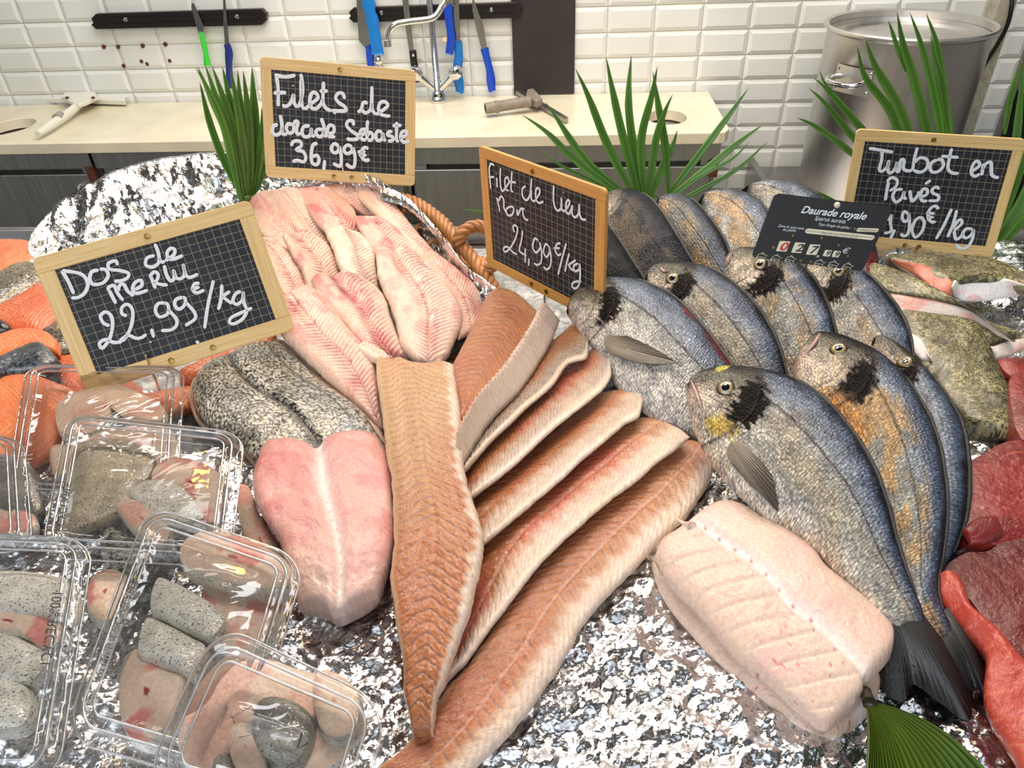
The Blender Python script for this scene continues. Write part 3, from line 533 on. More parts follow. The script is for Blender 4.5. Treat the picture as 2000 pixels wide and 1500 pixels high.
# ------------------------------------------------------------------ the setting
def kstruct(name, m, args, **kw):
    b = MB(); b.kbox(*args); o = b.build(name, m, None, False, **kw); o['kind'] = 'structure'; return o
kstruct('floor', floorm, (-3.2, 3.4, -.3, 6.0, -.1, 0)); kstruct('ceiling', ceilm, (-3.2, 3.4, -.3, 2.9, 2.95, 3.05))
kstruct('wall_left', wallpaint, (-3.3, -3.2, -.3, 2.9, 0, 2.95))
def tiles(name, x0, x1, z0, z1, dep, tw=.148, th=.0755, xo=.3535, zo=1.0635, ax='x', xf=0):
    g = .0009; b = MB(); t = MB()
    if ax == 'x': b.kbox(x0, x1, dep - .12, dep, z0, z1); pt = lambda a, z, o: KP(a, dep + o, z)
    else: pt = lambda a, z, o: KP(xf - o, a, z)
    for i in range(int(math.floor((x0 - xo) / tw)), int(math.ceil((x1 - xo) / tw))):
        for j in range(int(math.floor((z0 - zo) / th)), int(math.ceil((z1 - zo) / th))):
            a0, a1, c0, c1 = max(x0, xo + i * tw + g), min(x1, xo + (i + 1) * tw - g), max(z0, zo + j * th + g), min(z1, zo + (j + 1) * th - g)
            if a1 - a0 < .004 or c1 - c0 < .004: continue
            q = min(.012, (a1 - a0) * .3, (c1 - c0) * .3); V = [pt(a0, c0, .001), pt(a1, c0, .001), pt(a1, c1, .001), pt(a0, c1, .001), pt(a0 + q, c0 + q, .0065), pt(a1 - q, c0 + q, .0065), pt(a1 - q, c1 - q, .0065), pt(a0 + q, c1 - q, .0065)]
            V += [pt(a0, c0, -.002), pt(a1, c0, -.002), pt(a1, c1, -.002), pt(a0, c1, -.002)]
            t.add(V, [[4, 5, 6, 7], [0, 1, 5, 4], [1, 2, 6, 5], [2, 3, 7, 6], [3, 0, 4, 7], [8, 9, 1, 0], [9, 10, 2, 1], [10, 11, 3, 2], [11, 8, 0, 3]])
    return b, t
b, t = tiles('wall_back', -3.2, 1.50, 0.30, 2.1, 0)
wb = b.build('wall_back', grout); wb['kind'] = 'structure'; t.build('wall_tiles', tile, wb)
kstruct('wall_back', wallpaint, (-3.2, 1.62, -.12, 0, 2.1, 2.95)); kstruct('wall_back', wallpaint, (-3.2, 1.62, -.12, 0, 0, .30))
b, t = tiles('x', 1.548, 1.615, .30, 2.1, .06, xo=1.548, tw=.148, zo=1.05); b.kbox(1.50, 1.615, -.12, .06, .30, 2.1); pr = b.build('wall_pier', grout); pr['kind'] = 'structure'; t.build('wall_tiles', tile, pr)
MB().kbox(1.615, 1.631, -.12, .075, .30, 2.1).build('trim_1', steel)['kind'] = 'structure'
MB().kbox(1.503, 1.540, .0, .058, .30, 2.1).build('trim_2', white_plastic)['kind'] = 'structure'
kstruct('wall_recess', darkgap, (1.631, 3.4, -.62, -.5, 0, 2.95)); kstruct('wall_right', wallpaint, (3.3, 3.4, -.5, 2.9, 0, 2.95))
# shelf with wire dish rack in the recess
sh = MB(); sh.kbox(1.68, 2.6, -.45, .10, .86, .89); o = sh.build('back_shelf', white_plastic, bevel=.003); prop(o, 'white shelf in the dark recess right of the tiled pier', 'shelf')
rk = MB()
for k in range(7):
    x = 1.72 + k * .07; rk.tube([KP(x, -.3, .90), KP(x + .02, -.1, 1.04), KP(x + .05, .04, .90)], .004, 6, 12)
rk.tube([KP(1.70, .02, .905), KP(2.3, .02, .905)], .005, 6); rk.tube([KP(1.70, -.28, .905), KP(2.3, -.28, .905)], .005, 6)
prop(rk.build('wire_rack', chrome, smooth=True), 'chrome wire rack standing on the shelf beyond the tiled pier', 'rack')
mb = MB(); mb.kbox(1.80, 2.2, -.44, -.33, .8905, 1.13); prop(mb.build('storage_box', blackp, bevel=.01), 'dark box on the shelf behind the wire rack', 'box')
# small dark anchor holes left in the tiles: plugs
for k, (x, y) in enumerate([(204, 91), (232, 91), (280, 89), (324, 86), (333, 118), (243, 128), (289, 124), (278, 119)]):
    d = ray(x, y); tt_ = ((K0 - CAM) @ KN) / (d @ KN); p = CAM + d * tt_
    m_ = MB(); m_.lathe([(0.0005, .002), (.0052, .0015), (.0066, -.0005), (.0066, -.006)], p - KN * .0068, -KN, 14)
    prop(m_.build('wall_plug', rust, smooth=True), 'small dark wall plug set in the white tiles under the left knife rail', 'plug', 'plugs left in the tiles')
# ---- kitchen worktop with two sink-hole cut-outs
cu = bpy.data.curves.new('w', 'CURVE'); cu.dimensions = '2D'; cu.fill_mode = 'BOTH'; cu.extrude = .0135; cu.bevel_depth = .0025
def spl(pts):
    s = cu.splines.new('POLY'); s.points.add(len(pts) - 1)
    for q, p in zip(s.points, pts): q.co = (p[0], p[1], 0, 1)
    s.use_cyclic_u = True
spl([(-3.1, -.012), (.69, -.012), (.69, -.40), (.675, -.43), (.66, -.436), (-3.1, -.436)])
def kxy(px, py, z):
    P = PZ(px, py, z) - K0; return P @ KD, -(P @ KN)
for (hx, hy, rx) in ((1302, 228, .062), (18, 247, .075)):
    a, d_ = kxy(hx, hy, .88); spl([(a + rx * math.cos(q), -d_ + rx * 1.25 * math.sin(q)) for q in np.linspace(0, 2 * np.pi, 48, endpoint=False)])
oc_ = bpy.data.objects.new('w', cu); COL.objects.link(oc_); dg = bpy.context.evaluated_depsgraph_get(); me = bpy.data.meshes.new_from_object(oc_.evaluated_get(dg)); bpy.data.objects.remove(oc_)
V = np.array([v.co for v in me.vertices]); Fs = [list(p.vertices) for p in me.polygons]; V = np.array([KP(v[0], -v[1], .864 + v[2]) for v in V])
wt = mk('worktop', V, Fs, cream, None, False); prop(wt, 'long cream kitchen worktop with two round cut-outs against the tiles', 'worktop')
# ---- steel cabinets below
def cabinet(x0, x1, label, doors, handles=()):
    r = thing('steel_cabinet', KP((x0 + x1) / 2, .2, 0), label, 'cabinet', 'steel cabinets under the cream worktop'); b = MB(); b.kbox(x0, x1, .02, .375, .08, .845); b.kbox(x0, x1, .375, .418, .795, .8475)
    for lx in (x0 + .01, x1 - .05): b.kbox(lx, lx + .04, .34, .40, 0, .80)
    b.build('body', darksteel, r)
    for i, (a, c) in enumerate(doors):
        d = MB(); d.kbox(a + .004, c - .004, .38, .412, .12, .775); dn = d.build('door', darksteel, r, bevel=.004)
        for hx in [h for h in handles if a < h < c]:
            h_ = MB(); h_.tube([KP(hx, .412, .735), KP(hx + .012, .450, .72), KP(hx + .016, .458, .66), KP(hx + .012, .450, .60), KP(hx, .412, .585)], .007, 10, 24); h_.build('handle', chrome, dn, True)
    for a, c in doors:
        h_ = MB(); h_.kbox(c - .013, c + .011, .412, .424, .745, .80); h_.build('hinge', rust, r); break
cabinet(-3.05, -1.235, 'dull steel cabinet at the far left under the worktop', [(-2.1, -1.245)], [-1.31])
cabinet(-1.225, -.255, 'dull steel cabinet behind the foil basket', [(-1.22, -.265)], [-1.16])
cabinet(-.245, .672, 'dull steel cabinet behind the middle price board and palm', [(-.24, .66)], [])
# ---- black panel, magnet rails
MB().kbox(.052, .252, .004, .016, .884, 1.9).build('splash_panel', blackpanel, bevel=.001)
o = bpy.data.objects['splash_panel']; prop(o, 'tall matt black panel fixed on the white tiles', 'panel')
def wallpt(px, py, dep):
    n = KN; d = ray(px, py); t_ = ((K0 - KN * dep - CAM) @ n) / (d @ n); return CAM + d * t_
def rail(px0, px1, yt0, yt1, yb0, yb1, label):
    r = thing('knife_rail', wallpt((px0 + px1) / 2, (yt0 + yb1) / 2, .01), label, 'magnetic rail', 'black magnetic rails'); c = 9
    q = [(px0 + c, yt0), (px1 - c, yt1), (px1 - 4, yt1 + c * .6), (px1, yt1 + c), (px1, yb1 - c), (px1 - c, yb1), (px0 + c, yb0), (px0, yb0 - c), (px0 + 4, yb0 - c * 1.4), (px0, yt0 + c)]
    MB().prism([wallpt(x, y, .008) for x, y in q], -KN * .02).build('bar', darkwood, r, bevel=.002)
    for f in (.32, .68):
        m_ = MB(); m_.prism([wallpt(px0 + 14, yt0 + (yb0 - yt0) * f - 1.4, .0275), wallpt(px1 - 14, yt1 + (yb1 - yt1) * f - 1.4, .0275), wallpt(px1 - 14, yt1 + (yb1 - yt1) * f + 1.4, .0275), wallpt(px0 + 14, yt0 + (yb0 - yt0) * f + 1.4, .0275)], -KN * .002).build('magnet_strip', blackp, r)
    for f in (.18, .82):
        x = px0 + (px1 - px0) * f; y = (yt0 + (yt1 - yt0) * f + yb0 + (yb1 - yb0) * f) / 2
        MB().lathe([(.0005, .004), (.006, .003), (.008, 0), (.008, -.002)], wallpt(x, y, .029), -KN, 16).build('screw', chrome, r, True)
rail(184, 524, 25, 15, 55, 47, 'black magnetic knife rail holding the green and navy knives')
rail(684, 1020, 13, 2, 42, 33, 'black magnetic knife rail behind the tap, holding the blue knives')
# ---- knives
def knife(label, bl, hd, hm, dep=.034, bm=None, extra=None, name='kitchen_knife', cat='knife', grp='knives hanging on the magnetic rails'):
    P0 = wallpt(*hd[0][:2], dep); r = thing(name, P0, label, cat, grp)
    # blade: polygon of px
    MB().prism([wallpt(x, y, dep) for x, y in bl], -KN * .0022).build('blade', bm or blade, r)
    # handle: spine px list with widths
    xs = spline(np.array([h[:2] for h in hd], float), 26); w = np.interp(np.linspace(0, 1, 26), np.linspace(0, 1, len(hd)), [h[2] for h in hd]) / 590
    P = np.array([wallpt(x, y, dep + .001) for x, y in xs]); T = np.gradient(P, axis=0); T /= np.linalg.norm(T, axis=1)[:, None]; side = np.cross(T, KN); V = []
    for i in range(26):
        for a in np.linspace(0, 2 * np.pi, 14, endpoint=False): V.append(P[i] + side[i] * w[i] * math.copysign(abs(math.cos(a)) ** .8, math.cos(a)) - KN * .009 * math.sin(a))
    mk('handle', V, gridf(26, 14, False, True).tolist() + [list(range(14))[::-1], list(range(25 * 14, 26 * 14))], hm, r, True)
    if extra: extra(r)
    return r
knife('knife with a bright green handle on the left rail', [(375, 5), (380, 8), (398, 50), (398, 66), (389, 66), (381, 40), (374, 14)], [(393, 62, 4), (398, 85, 5), (402, 105, 4.5), (405, 128, 7)], green1)
knife('knife with a navy blue handle on the left rail', [(436, -14), (439, -16), (444, 40), (448, 86), (440, 90), (437, 50)], [(443, 86, 6), (447, 100, 8), (447, 125, 6), (449, 160, 7), (451, 172, 6)], blue3)
knife('wide bladed cleaver with a blue handle, half behind the price board', [(695, -30), (712, -30), (722, 86), (712, 92), (701, 78)], [(718, 88, 6), (722, 100, 8), (724, 126, 7), (727, 150, 7)], blue1)
knife('serrated knife with a black riveted handle behind the tap', [(784, -20), (796, -20), (808, 95), (800, 102), (793, 60)], [(806, 98, 7), (808, 118, 7), (812, 140, 7), (816, 160, 8)], blackp,
      extra=lambda r: [MB().lathe([(.0005, .002), (.004, .001), (.004, -.002)], wallpt(807 + k * 4, 108 + k * 22, .045), -KN, 12).build('rivet', chrome, r, True) for k in range(3)])
knife('small royal blue handled knife hanging upside down beside the tap', [(870, -40), (884, -40), (886, 12), (872, 12)], [(874, 8, 9), (877, 40, 8), (881, 75, 7), (879, 92, 8), (877, 105, 7)], blue1, dep=.05)
knife('long knife with an azure blue handle right of the tap', [(884, -20), (896, -20), (899, 82), (886, 86)], [(893, 80, 9), (896, 110, 8), (893, 140, 9), (898, 172, 10), (897, 180, 8)], blue2)
knife('pointed knife with a royal blue handle beside the black panel', [(922, -10), (926, 0), (944, 50), (951, 90), (941, 97), (931, 60), (923, 20)], [(946, 94, 8), (951, 115, 7), (957, 140, 7), (960, 170, 9), (962, 178, 7)], blue1)
def steel_extra(r):
    MB().lathe([(.003, .012), (.011, .010), (.013, 0), (.013, -.03)], wallpt(740, 118, .055), -KN, 20).build('end_ring', chrome, r, True)
knife('sharpening steel with a ribbed sky blue handle, hung in front of the rail', [(708, -60), (722, -60), (726, -4), (712, -4)], [(718, -6, 10), (722, 20, 13), (726, 34, 10), (729, 50, 13), (731, 62, 10.5), (733, 78, 12.5), (736, 92, 11), (738, 106, 12)], blue2, dep=.05, extra=steel_extra, name='sharpening_steel', cat='sharpening steel')
# ---- tap
tp = PZ(857, 197, .881); tr_ = thing('mixer_tap', tp, 'tall chrome mixer tap with two cross handles and a bent spout', 'tap'); up3 = np.array([0, 0, 1.])
m_ = MB(); m_.lathe([(.001, 0), (.030, 0), (.031, .008), (.022, .022), (.016, .035), (.015, .06), (.010, .066), (.010, .50), (.014, .505), (.014, .53), (.001, .532)], tp, up3, 28); m_.build('column', chrome, tr_, True)
s0 = tp + up3 * .30 + KD * .008; sp_ = [tp + up3 * .50, wallpt(866, -12, .20), wallpt(863, 12, .22), wallpt(845, 35, .24), wallpt(800, 42, .26), wallpt(772, 48, .28), wallpt(760, 62, .28), wallpt(757, 80, .28)]
MB().tube(sp_, .0088, 12, 60).build('spout', chrome, tr_, True); MB().lathe([(.009, 0), (.0125, .002), (.0125, .020), (.009, .022)], wallpt(757, 92, .28), up3, 20).build('aerator', chrome, tr_, True)
for sx, lab in ((-1, 'l'), (1, 'r')):
    a = tp + up3 * .03; b_ = tp + up3 * .078 + KD * sx * .052 - KN * .01; MB().tube([a, b_], [.010, .013], 12, 6).build('valve', chrome, tr_, True)
    ax_ = b_ - a; ax_ /= np.linalg.norm(ax_); MB().lathe([(.001, .0), (.017, .0), (.0225, .010), (.0225, .030), (.015, .038), (.001, .040)], b_, ax_, 8).build('knob', chrome, tr_, True)
# ---- squeegee scrapers on the worktop
z9 = .885
r = thing('squeegee', PZ(150, 195, .88), 'white plastic squeegee with a round handle lying on the left of the worktop', 'squeegee')
MB().prism([PZ(85, 201, z9), PZ(86, 188, z9), PZ(244, 184, z9), PZ(248, 206, z9)], (0, 0, .018)).build('blade_holder', white_plastic, r, bevel=.004)
MB().prism([PZ(122, 196, z9 + .02), PZ(130, 187, z9 + .02), PZ(188, 185, z9 + .02), PZ(192, 196, z9 + .02), PZ(172, 206, z9 + .02), PZ(155, 212, z9 + .02), PZ(142, 207, z9 + .02)], (0, 0, .014)).build('bracket', white_plastic, r, bevel=.004)
MB().tube([PZ(160, 199, z9 + .022), PZ(133, 222, z9 + .018), PZ(74, 262, z9 + .014)], [.011, .013, .0138, .0135, .009], 18, 30).build('handle', white_plastic, r, True)
MB().tube([PZ(119, 226, z9 + .022), PZ(111, 232, z9 + .022)], .0150, 18, 4).build('collar', plain('grey_collar', (150, 148, 140), .4), r, True)
for x in (131, 182): MB().lathe([(.0005, .004), (.006, .003), (.006, -.002)], PZ(x, 191, z9 + .037), up3, 12).build('screw', rust, r, True)
r = thing('floor_scraper', PZ(1020, 205, .88), 'worn grey scraper head with a hollow handle socket, lying beside the palm', 'scraper')
a, b_ = PZ(948, 212, z9 + .022), PZ(1035, 198, z9 + .028); T_ = b_ - a; T_ /= np.linalg.norm(T_)
MB().lathe([(.013, 0), (.0165, 0), (.0165, .03), (.0185, .032), (.0185, .04), (.016, .045), (.0165, np.linalg.norm(b_ - a)), (.002, np.linalg.norm(b_ - a) + .01)], a, T_, 24).build('handle_socket', grey_plastic, r, True)
MB().prism([PZ(1001, 181, z9), PZ(1012, 178, z9), PZ(1110, 237, z9), PZ(1104, 240, z9)], (0, 0, .012)).build('scraper_blade', darksteel, r, bevel=.001)
MB().prism([PZ(1030, 188, z9 + .012), PZ(1042, 186, z9 + .012), PZ(1060, 206, z9 + .012), PZ(1048, 212, z9 + .012), PZ(1028, 200, z9 + .012)], (0, 0, .022)).build('clamp', grey_plastic, r, bevel=.003)
# ---- stock pot on a steel stand
pc = np.array([1.150, 2.205, 0]); rim = 1.112; zb = .645; rr_ = .212
r = thing('stock_pot', pc + np.array([0, 0, zb]), 'large brushed steel stock pot with a lid, standing in the tiled corner', 'pot')
MB().lathe([(.001, zb), (rr_ - .03, zb), (rr_ - .010, zb + .006), (rr_, zb + .022), (rr_, rim - .012), (rr_ + .004, rim - .006), (rr_ + .012, rim - .003), (rr_ + .013, rim + .003), (rr_ + .007, rim + .007), (rr_ - .002, rim + .003), (rr_ - .004, rim - .03), (rr_ - .004, zb + .02)], pc, up3, 96).build('body', potsteel, r, True)
MB().lathe([(.001, rim - .020), (.14, rim - .023), (.165, rim - .030), (rr_ - .02, rim - .032), (rr_ - .008, rim - .026), (rr_ - .005, rim - .014), (rr_ - .008, rim - .036), (.001, rim - .036)], pc, up3, 96).build('lid', potsteel, r, True)
def potpt(ang, z, off): return pc + np.array([math.cos(ang) * (rr_ + off), math.sin(ang) * (rr_ + off), z])
a0 = math.radians(-148)
pl_ = MB(); st = np.linspace(-.26, .26, 14); pl_.add([potpt(a0 + s_, z_, .003) for z_ in (.965, 1.035) for s_ in st] + [potpt(a0 + s_, z_, .0005) for z_ in (.965, 1.035) for s_ in st], [[i, i + 1, 15 + i, 14 + i] for i in range(13)]); pl_.build('handle_plate', potsteel, r, True)
MB().tube([potpt(a0 - .19, 1.005, .0), potpt(a0 - .2, 1.005, .035), potpt(a0 - .12, 1.0, .055), potpt(a0 + .12, 1.0, .055), potpt(a0 + .2, 1.005, .035), potpt(a0 + .19, 1.005, .0)], .0075, 12, 50).build('handle', chrome, r, True)
for s_ in (-.23, .23):
    for z_ in (.975, 1.025): MB().lathe([(.0005, .002), (.005, 0)], potpt(a0 + s_, z_, .003), [math.cos(a0 + s_), math.sin(a0 + s_), 0], 10).build('rivet', chrome, r, True)
st_ = thing('burner_stand', KP(1.15, .3, 0), 'low grey steel burner stand under the stock pot', 'stove')
b = MB(); b.kbox(.86, 1.46, .03, .62, .60, .632); b.kbox(.86, 1.46, .58, .62, .50, .60)
for x_ in (.87, 1.41):
    for d_ in (.04, .57): b.kbox(x_, x_ + .04, d_, d_ + .04, 0, .6)
b.kbox(.85, .87, .03, .63, .56, .665); b.build('body', steel, st_, bevel=.002); MB().lathe([(.10, .633), (.13, .634), (.13, .644), (.10, .644), (.10, .633)], pc, up3, 32).build('burner_ring', blackp, st_)
# cable
MB().tube([wallpt(1978, -40, .05), wallpt(1976, 10, .08), wallpt(1967, 50, .08), wallpt(1946, 90, .07), wallpt(1920, 130, .06), wallpt(1905, 165, .05), wallpt(1884, 205, .04), wallpt(1872, 240, .03)], .0062, 10, 60).build('power_cable', rubberblk, None, True)
prop(bpy.data.objects['power_cable'], 'black cable hanging down the corner beside the stock pot', 'cable')
# ------------------------------------------------------------------ display counter
dc = thing('display_counter', [0, .65, 0], 'stainless steel fish display counter under the whole arrangement', 'counter'); b = MB()
x = [PW(-60, 449, 0), PW(2300, 520, 0)]; back = lambda X: 1.088 + (X + .788) * (-.105)
def dbox(y0f, z0, z1, x0=-1.3, x1=1.3, y1=.05): return [[x0, y1, z0], [x1, y1, z0], [x1, y0f(x1), z0], [x0, y0f(x0), z0]]
b.prism(dbox(back, 1.045, 1.078), (0, 0, .033)[:2] + (.033,)).build('deck', steel, dc)
MB().prism([[-1.3, back(-1.3) - .012, 1.078], [1.3, back(1.3) - .012, 1.078], [1.3, back(1.3), 1.078], [-1.3, back(-1.3), 1.078]], (0, 0, .024)).build('rear_lip', steel, dc, bevel=.002)
MB().prism([[-1.28, .07, 0], [1.28, .07, 0], [1.28, .88, 0], [-1.28, .98, 0]], (0, 0, 1.045)).build('base', white_plastic, dc)
# crushed ice
gx, gy = 300, 210; X, Y = np.meshgrid(np.linspace(-.95, 1.0, gx), np.linspace(.12, 1.0, gy), indexing='ij'); lim = 1.088 + (X + .788) * (-.105) - .03; Y = np.minimum(Y, lim)
cell = fbm(X / .012, Y / .012, 3, 4); Z = DECK - .018 + .014 * np.abs(cell - .5) * 2 * (1 + 0 * X) + .006 * (fbm(X / .08, Y / .08, 2, 5) - .5); Z = np.where(lim - Y < .02, DECK - .020, Z)
o = mk('crushed_ice', np.stack([X, Y, Z], -1), gridf(gx, gy), ice, None, True); prop(o, 'bed of crushed ice on the steel counter, seen below the middle price board', 'ice', kind='stuff')
# ------------------------------------------------------------------ foil
def crumple(X, Y, amp, cell, seed):
    # facets: heights on a jittered lattice, so flat shaded triangles glint like real creases
    return amp * ((vn(X / cell, Y / cell, seed) - .5) * 2 + .7 * np.abs(vn(X / (cell * .45), Y / (cell * .45), seed + 1) - .5) * 2 + .35 * (vn(X / (cell * .2), Y / (cell * .2), seed + 2) - .5))
def inpoly(X, Y, poly):
    r_ = np.zeros(X.shape, bool); n = len(poly)
    for i in range(n):
        x1, y1 = poly[i]; x2, y2 = poly[(i + 1) % n]; c = ((y1 > Y) != (y2 > Y)) & (X < (x2 - x1) * (Y - y1) / (y2 - y1 + 1e-12) + x1); r_ ^= c
    return r_
def foil_sheet(label, pxpoly, h, amp, cell, step, seed, mound=None):
    P = PW(*np.array(pxpoly, float).T, h)[:, :2]; xs = np.arange(P[:, 0].min(), P[:, 0].max(), step); ys = np.arange(P[:, 1].min(), P[:, 1].max(), step)
    X, Y = np.meshgrid(xs, ys, indexing='ij'); rg = np.random.RandomState(seed); Xj = X + (rg.rand(*X.shape) - .5) * step * .8; Yj = Y + (rg.rand(*X.shape) - .5) * step * .8
    Z = DECK + h + crumple(Xj, Yj, amp, cell, seed) + amp * .35 * (rg.rand(*X.shape) - .5)
    Z = Z + amp * 2.2 * (fbm(Xj / .05, Yj / .05, 2, seed + 6) - .5)
    if mound is not None: Z = Z + mound(Xj, Yj)
    F = gridf(*X.shape); ins = inpoly(Xj + .01 * (fbm(Yj / .02, Xj / .02, 2, seed) - .5), Yj, P); F = F[ins.ravel()[F].all(1)]
    used = np.unique(F); mp_ = -np.ones(X.size, int); mp_[used] = np.arange(len(used)); V = np.stack([Xj, Yj, Z], -1).reshape(-1, 3)[used]
    F = mp_[F]; T = np.concatenate([F[:, [0, 1, 2]], F[:, [0, 2, 3]]]); o = mk('aluminium_foil', V, T, foil, None, False); return prop(o, label, 'foil', 'crumpled foil sheets')
foil_sheet('finely crinkled silver foil spread in the middle under the long fillets', [(400, 880), (760, 800), (1000, 850), (1160, 790), (1230, 760), (1260, 830), (1330, 860), (1480, 960), (1640, 1040), (1880, 800), (2050, 830), (2400, 1600), (1300, 1750), (-900, 1750), (-500, 1050), (-250, 900)], .003, .0036, .0095, .0023, 11)
foil_sheet('crinkled foil under the speckled brown turbot pieces at the right', [(1600, 484), (1750, 476), (2080, 470), (2200, 700), (2200, 940), (1850, 960), (1700, 800)], .004, .0045, .016, .0036, 23)
def foil_band(label, outer, inner, ho, hi, amp, seed, nu=190, nv=34, fold=.010):
    a = spline(np.array(outer, float), nu); b_ = spline(np.array(inner, float), nu); u = np.linspace(0, 1, nu); A = PW(a[:, 0], a[:, 1], hs(ho, u)); B = PW(b_[:, 0], b_[:, 1], hs(hi, u)); t = np.linspace(0, 1, nv)
    rg = np.random.RandomState(seed); uj = np.clip(u[:, None] + (rg.rand(nu, nv) - .5) / nu * .8, 0, 1); tj = np.clip(t[None] + (rg.rand(nu, nv) - .5) / nv * .8, 0, 1); tj[:, 0] = 0; tj[:, -1] = 1
    I = lambda M_: np.stack([np.interp(uj, u, M_[:, k]) for k in range(3)], -1)
    Aj, Bj = I(A), I(B); P = Aj * (1 - tj)[..., None] + Bj * tj[..., None]; P[..., 2] -= .018 * np.sin(np.pi * tj)
    ln = uj * .9; wd = tj * .16; D = crumple(ln * .8 + wd * .9, wd * 1.0 - ln * .25, amp * 2.1, .034, seed) + amp * 1.5 * (vn(ln / .06 + wd / .05, wd / .12, seed + 9) - .5) * 2
    nrm = np.array([0, -.5, .85]); P = P + nrm * (D * np.sin(np.pi * np.clip(tj * .97 + .03, 0, 1)))[..., None]
    P[:, 0, 2] += .001 * (rg.rand(nu) - .5); lip = P[:, :1].copy(); lip[..., 2] -= .022; out = (A - B) / np.linalg.norm(A - B, axis=1)[:, None]; lip[:, 0] += out * .012; lip[:, 0] += (rg.rand(nu, 3) - .5) * .001; P = np.concatenate([lip, P], 1)
    F = gridf(nu, nv + 1); T = np.concatenate([F[:, [0, 1, 2]], F[:, [0, 2, 3]]]); return prop(mk('foil_liner', P, T, foil, None, False), label, 'foil', 'foil lining the wicker basket')
foil_band('tall foil lining standing up at the back left of the wicker basket, below the palm', [(58, 470), (75, 440), (120, 392), (190, 350), (260, 322), (340, 305), (425, 296), (500, 300), (600, 315), (700, 335), (762, 364)], [(30, 560), (110, 530), (190, 505), (270, 490), (350, 470), (420, 440), (490, 420), (560, 400), (640, 380), (700, 374), (745, 392)], [.035, .05, .07, .08, .085, .088, .09, .09, .085, .08, .07], [.01, .014, .018, .022, .026, .03, .032, .036, .04, .042, .04], .0055, 31)
foil_band('gold glinting foil lining inside the right rim of the wicker basket', [(740, 362), (790, 382), (835, 425), (872, 470), (905, 515), (945, 545), (985, 575)], [(720, 366), (765, 395), (810, 440), (850, 490), (880, 530), (920, 575), (955, 600)], [.07, .066, .058, .048, .036, .026, .016], [.035, .030, .024, .018, .012, .008, .004], .0045, 47, 110, 18)
# ------------------------------------------------------------------ wicker basket
bk = thing('wicker_basket', [-.33, .66, DECK], 'brown wicker basket with a roped rim, lined with foil', 'basket')
dz_ = np.array([0, 0, .050]); rimp = [PW(58, 470, .035) - dz_ * .7, PW(120, 392, .07) - dz_, PW(260, 322, .082) - dz_, PW(425, 297, .088) - dz_, PW(600, 315, .086) - dz_, PW(765, 366, .066) - dz_ * .2, PW(835, 412, .052), (PW(880, 462, .040)), PW(925, 520, .022), PW(955, 575, .006), PW(985, 700, -.004), [-.02, .42, DECK + .0], [-.14, .27, DECK + .0], [-.28, .215, DECK + .004], [-.45, .24, DECK + .005], [-.58, .36, DECK + .004], [-.66, .60, DECK + .008], [-.68, .80, DECK + .012]]
rimp = spline(np.array(rimp), 420, True)[:-1]; s_ = np.linspace(0, 2 * np.pi, len(rimp)); T_ = np.gradient(rimp, axis=0); T_ /= np.linalg.norm(T_, axis=1)[:, None]; n1 = np.cross(T_, [0, 0, 1.]); n1 /= np.linalg.norm(n1, axis=1)[:, None]; n2 = np.cross(T_, n1)
outw = rimp - rimp.mean(0); outw[:, 2] = 0; outw /= np.linalg.norm(outw, axis=1)[:, None]; rc = rimp + outw * .012 - np.array([0, 0, .012]); b = MB()
for k in range(5):
    ph = 46 * s_ + k * 2 * np.pi / 5; b.tube(rc + n1 * (np.cos(ph) * .0062)[:, None] + n2 * (np.sin(ph) * .0062)[:, None], .0042, 7, None, True)
def wickobj(b, name, par):
    V = np.vstack(b.V); c = mix(C(148, 92, 44), C(196, 136, 74), fbm(V[:, 0] / .012, V[:, 1] / .012, 3, 6)); return mk(name, V, b.F, wicker, par, True, c, V[:, :2])
wickobj(b, 'rim', bk); b = MB(); cen = rimp.mean(0)
for j in range(6):
    q = rc + (cen - rc) * np.array([1, 1, 0]) * (.02 + .19 * (j >= 1) + .012 * j); q[:, 2] = rc[:, 2] + (DECK - .014 - rc[:, 2]) * (j + 1) / 6; b.tube(q + outw * (.003 * np.sin(60 * s_ + j * np.pi))[:, None], .0045, 5, None, True)
for i in range(0, len(rc), 7):
    q = rc[i] + (cen - rc[i]) * np.array([1, 1, 0]) * .26; q[2] = DECK - .014; b.tube([rc[i], q], .0035, 5)
wickobj(b, 'woven_side', bk); b = MB()
ha = [PW(893, 478, .030), PW(903, 455, .045), PW(925, 443, .050), PW(950, 446, .048), PW(966, 470, .036), PW(960, 520, .02), PW(940, 512, .014)]; ha = spline(np.array(ha), 90)
for k in range(4):
    ph = np.linspace(0, 22, 90) + k * np.pi / 2; T_ = np.gradient(ha, axis=0); T_ /= np.linalg.norm(T_, axis=1)[:, None]; q1 = np.cross(T_, [0, .3, 1.]); q1 /= np.linalg.norm(q1, axis=1)[:, None]; q2 = np.cross(T_, q1); b.tube(ha + q1 * (np.cos(ph) * .005)[:, None] + q2 * (np.sin(ph) * .005)[:, None], .0042, 7)
wickobj(b, 'handle', bk)
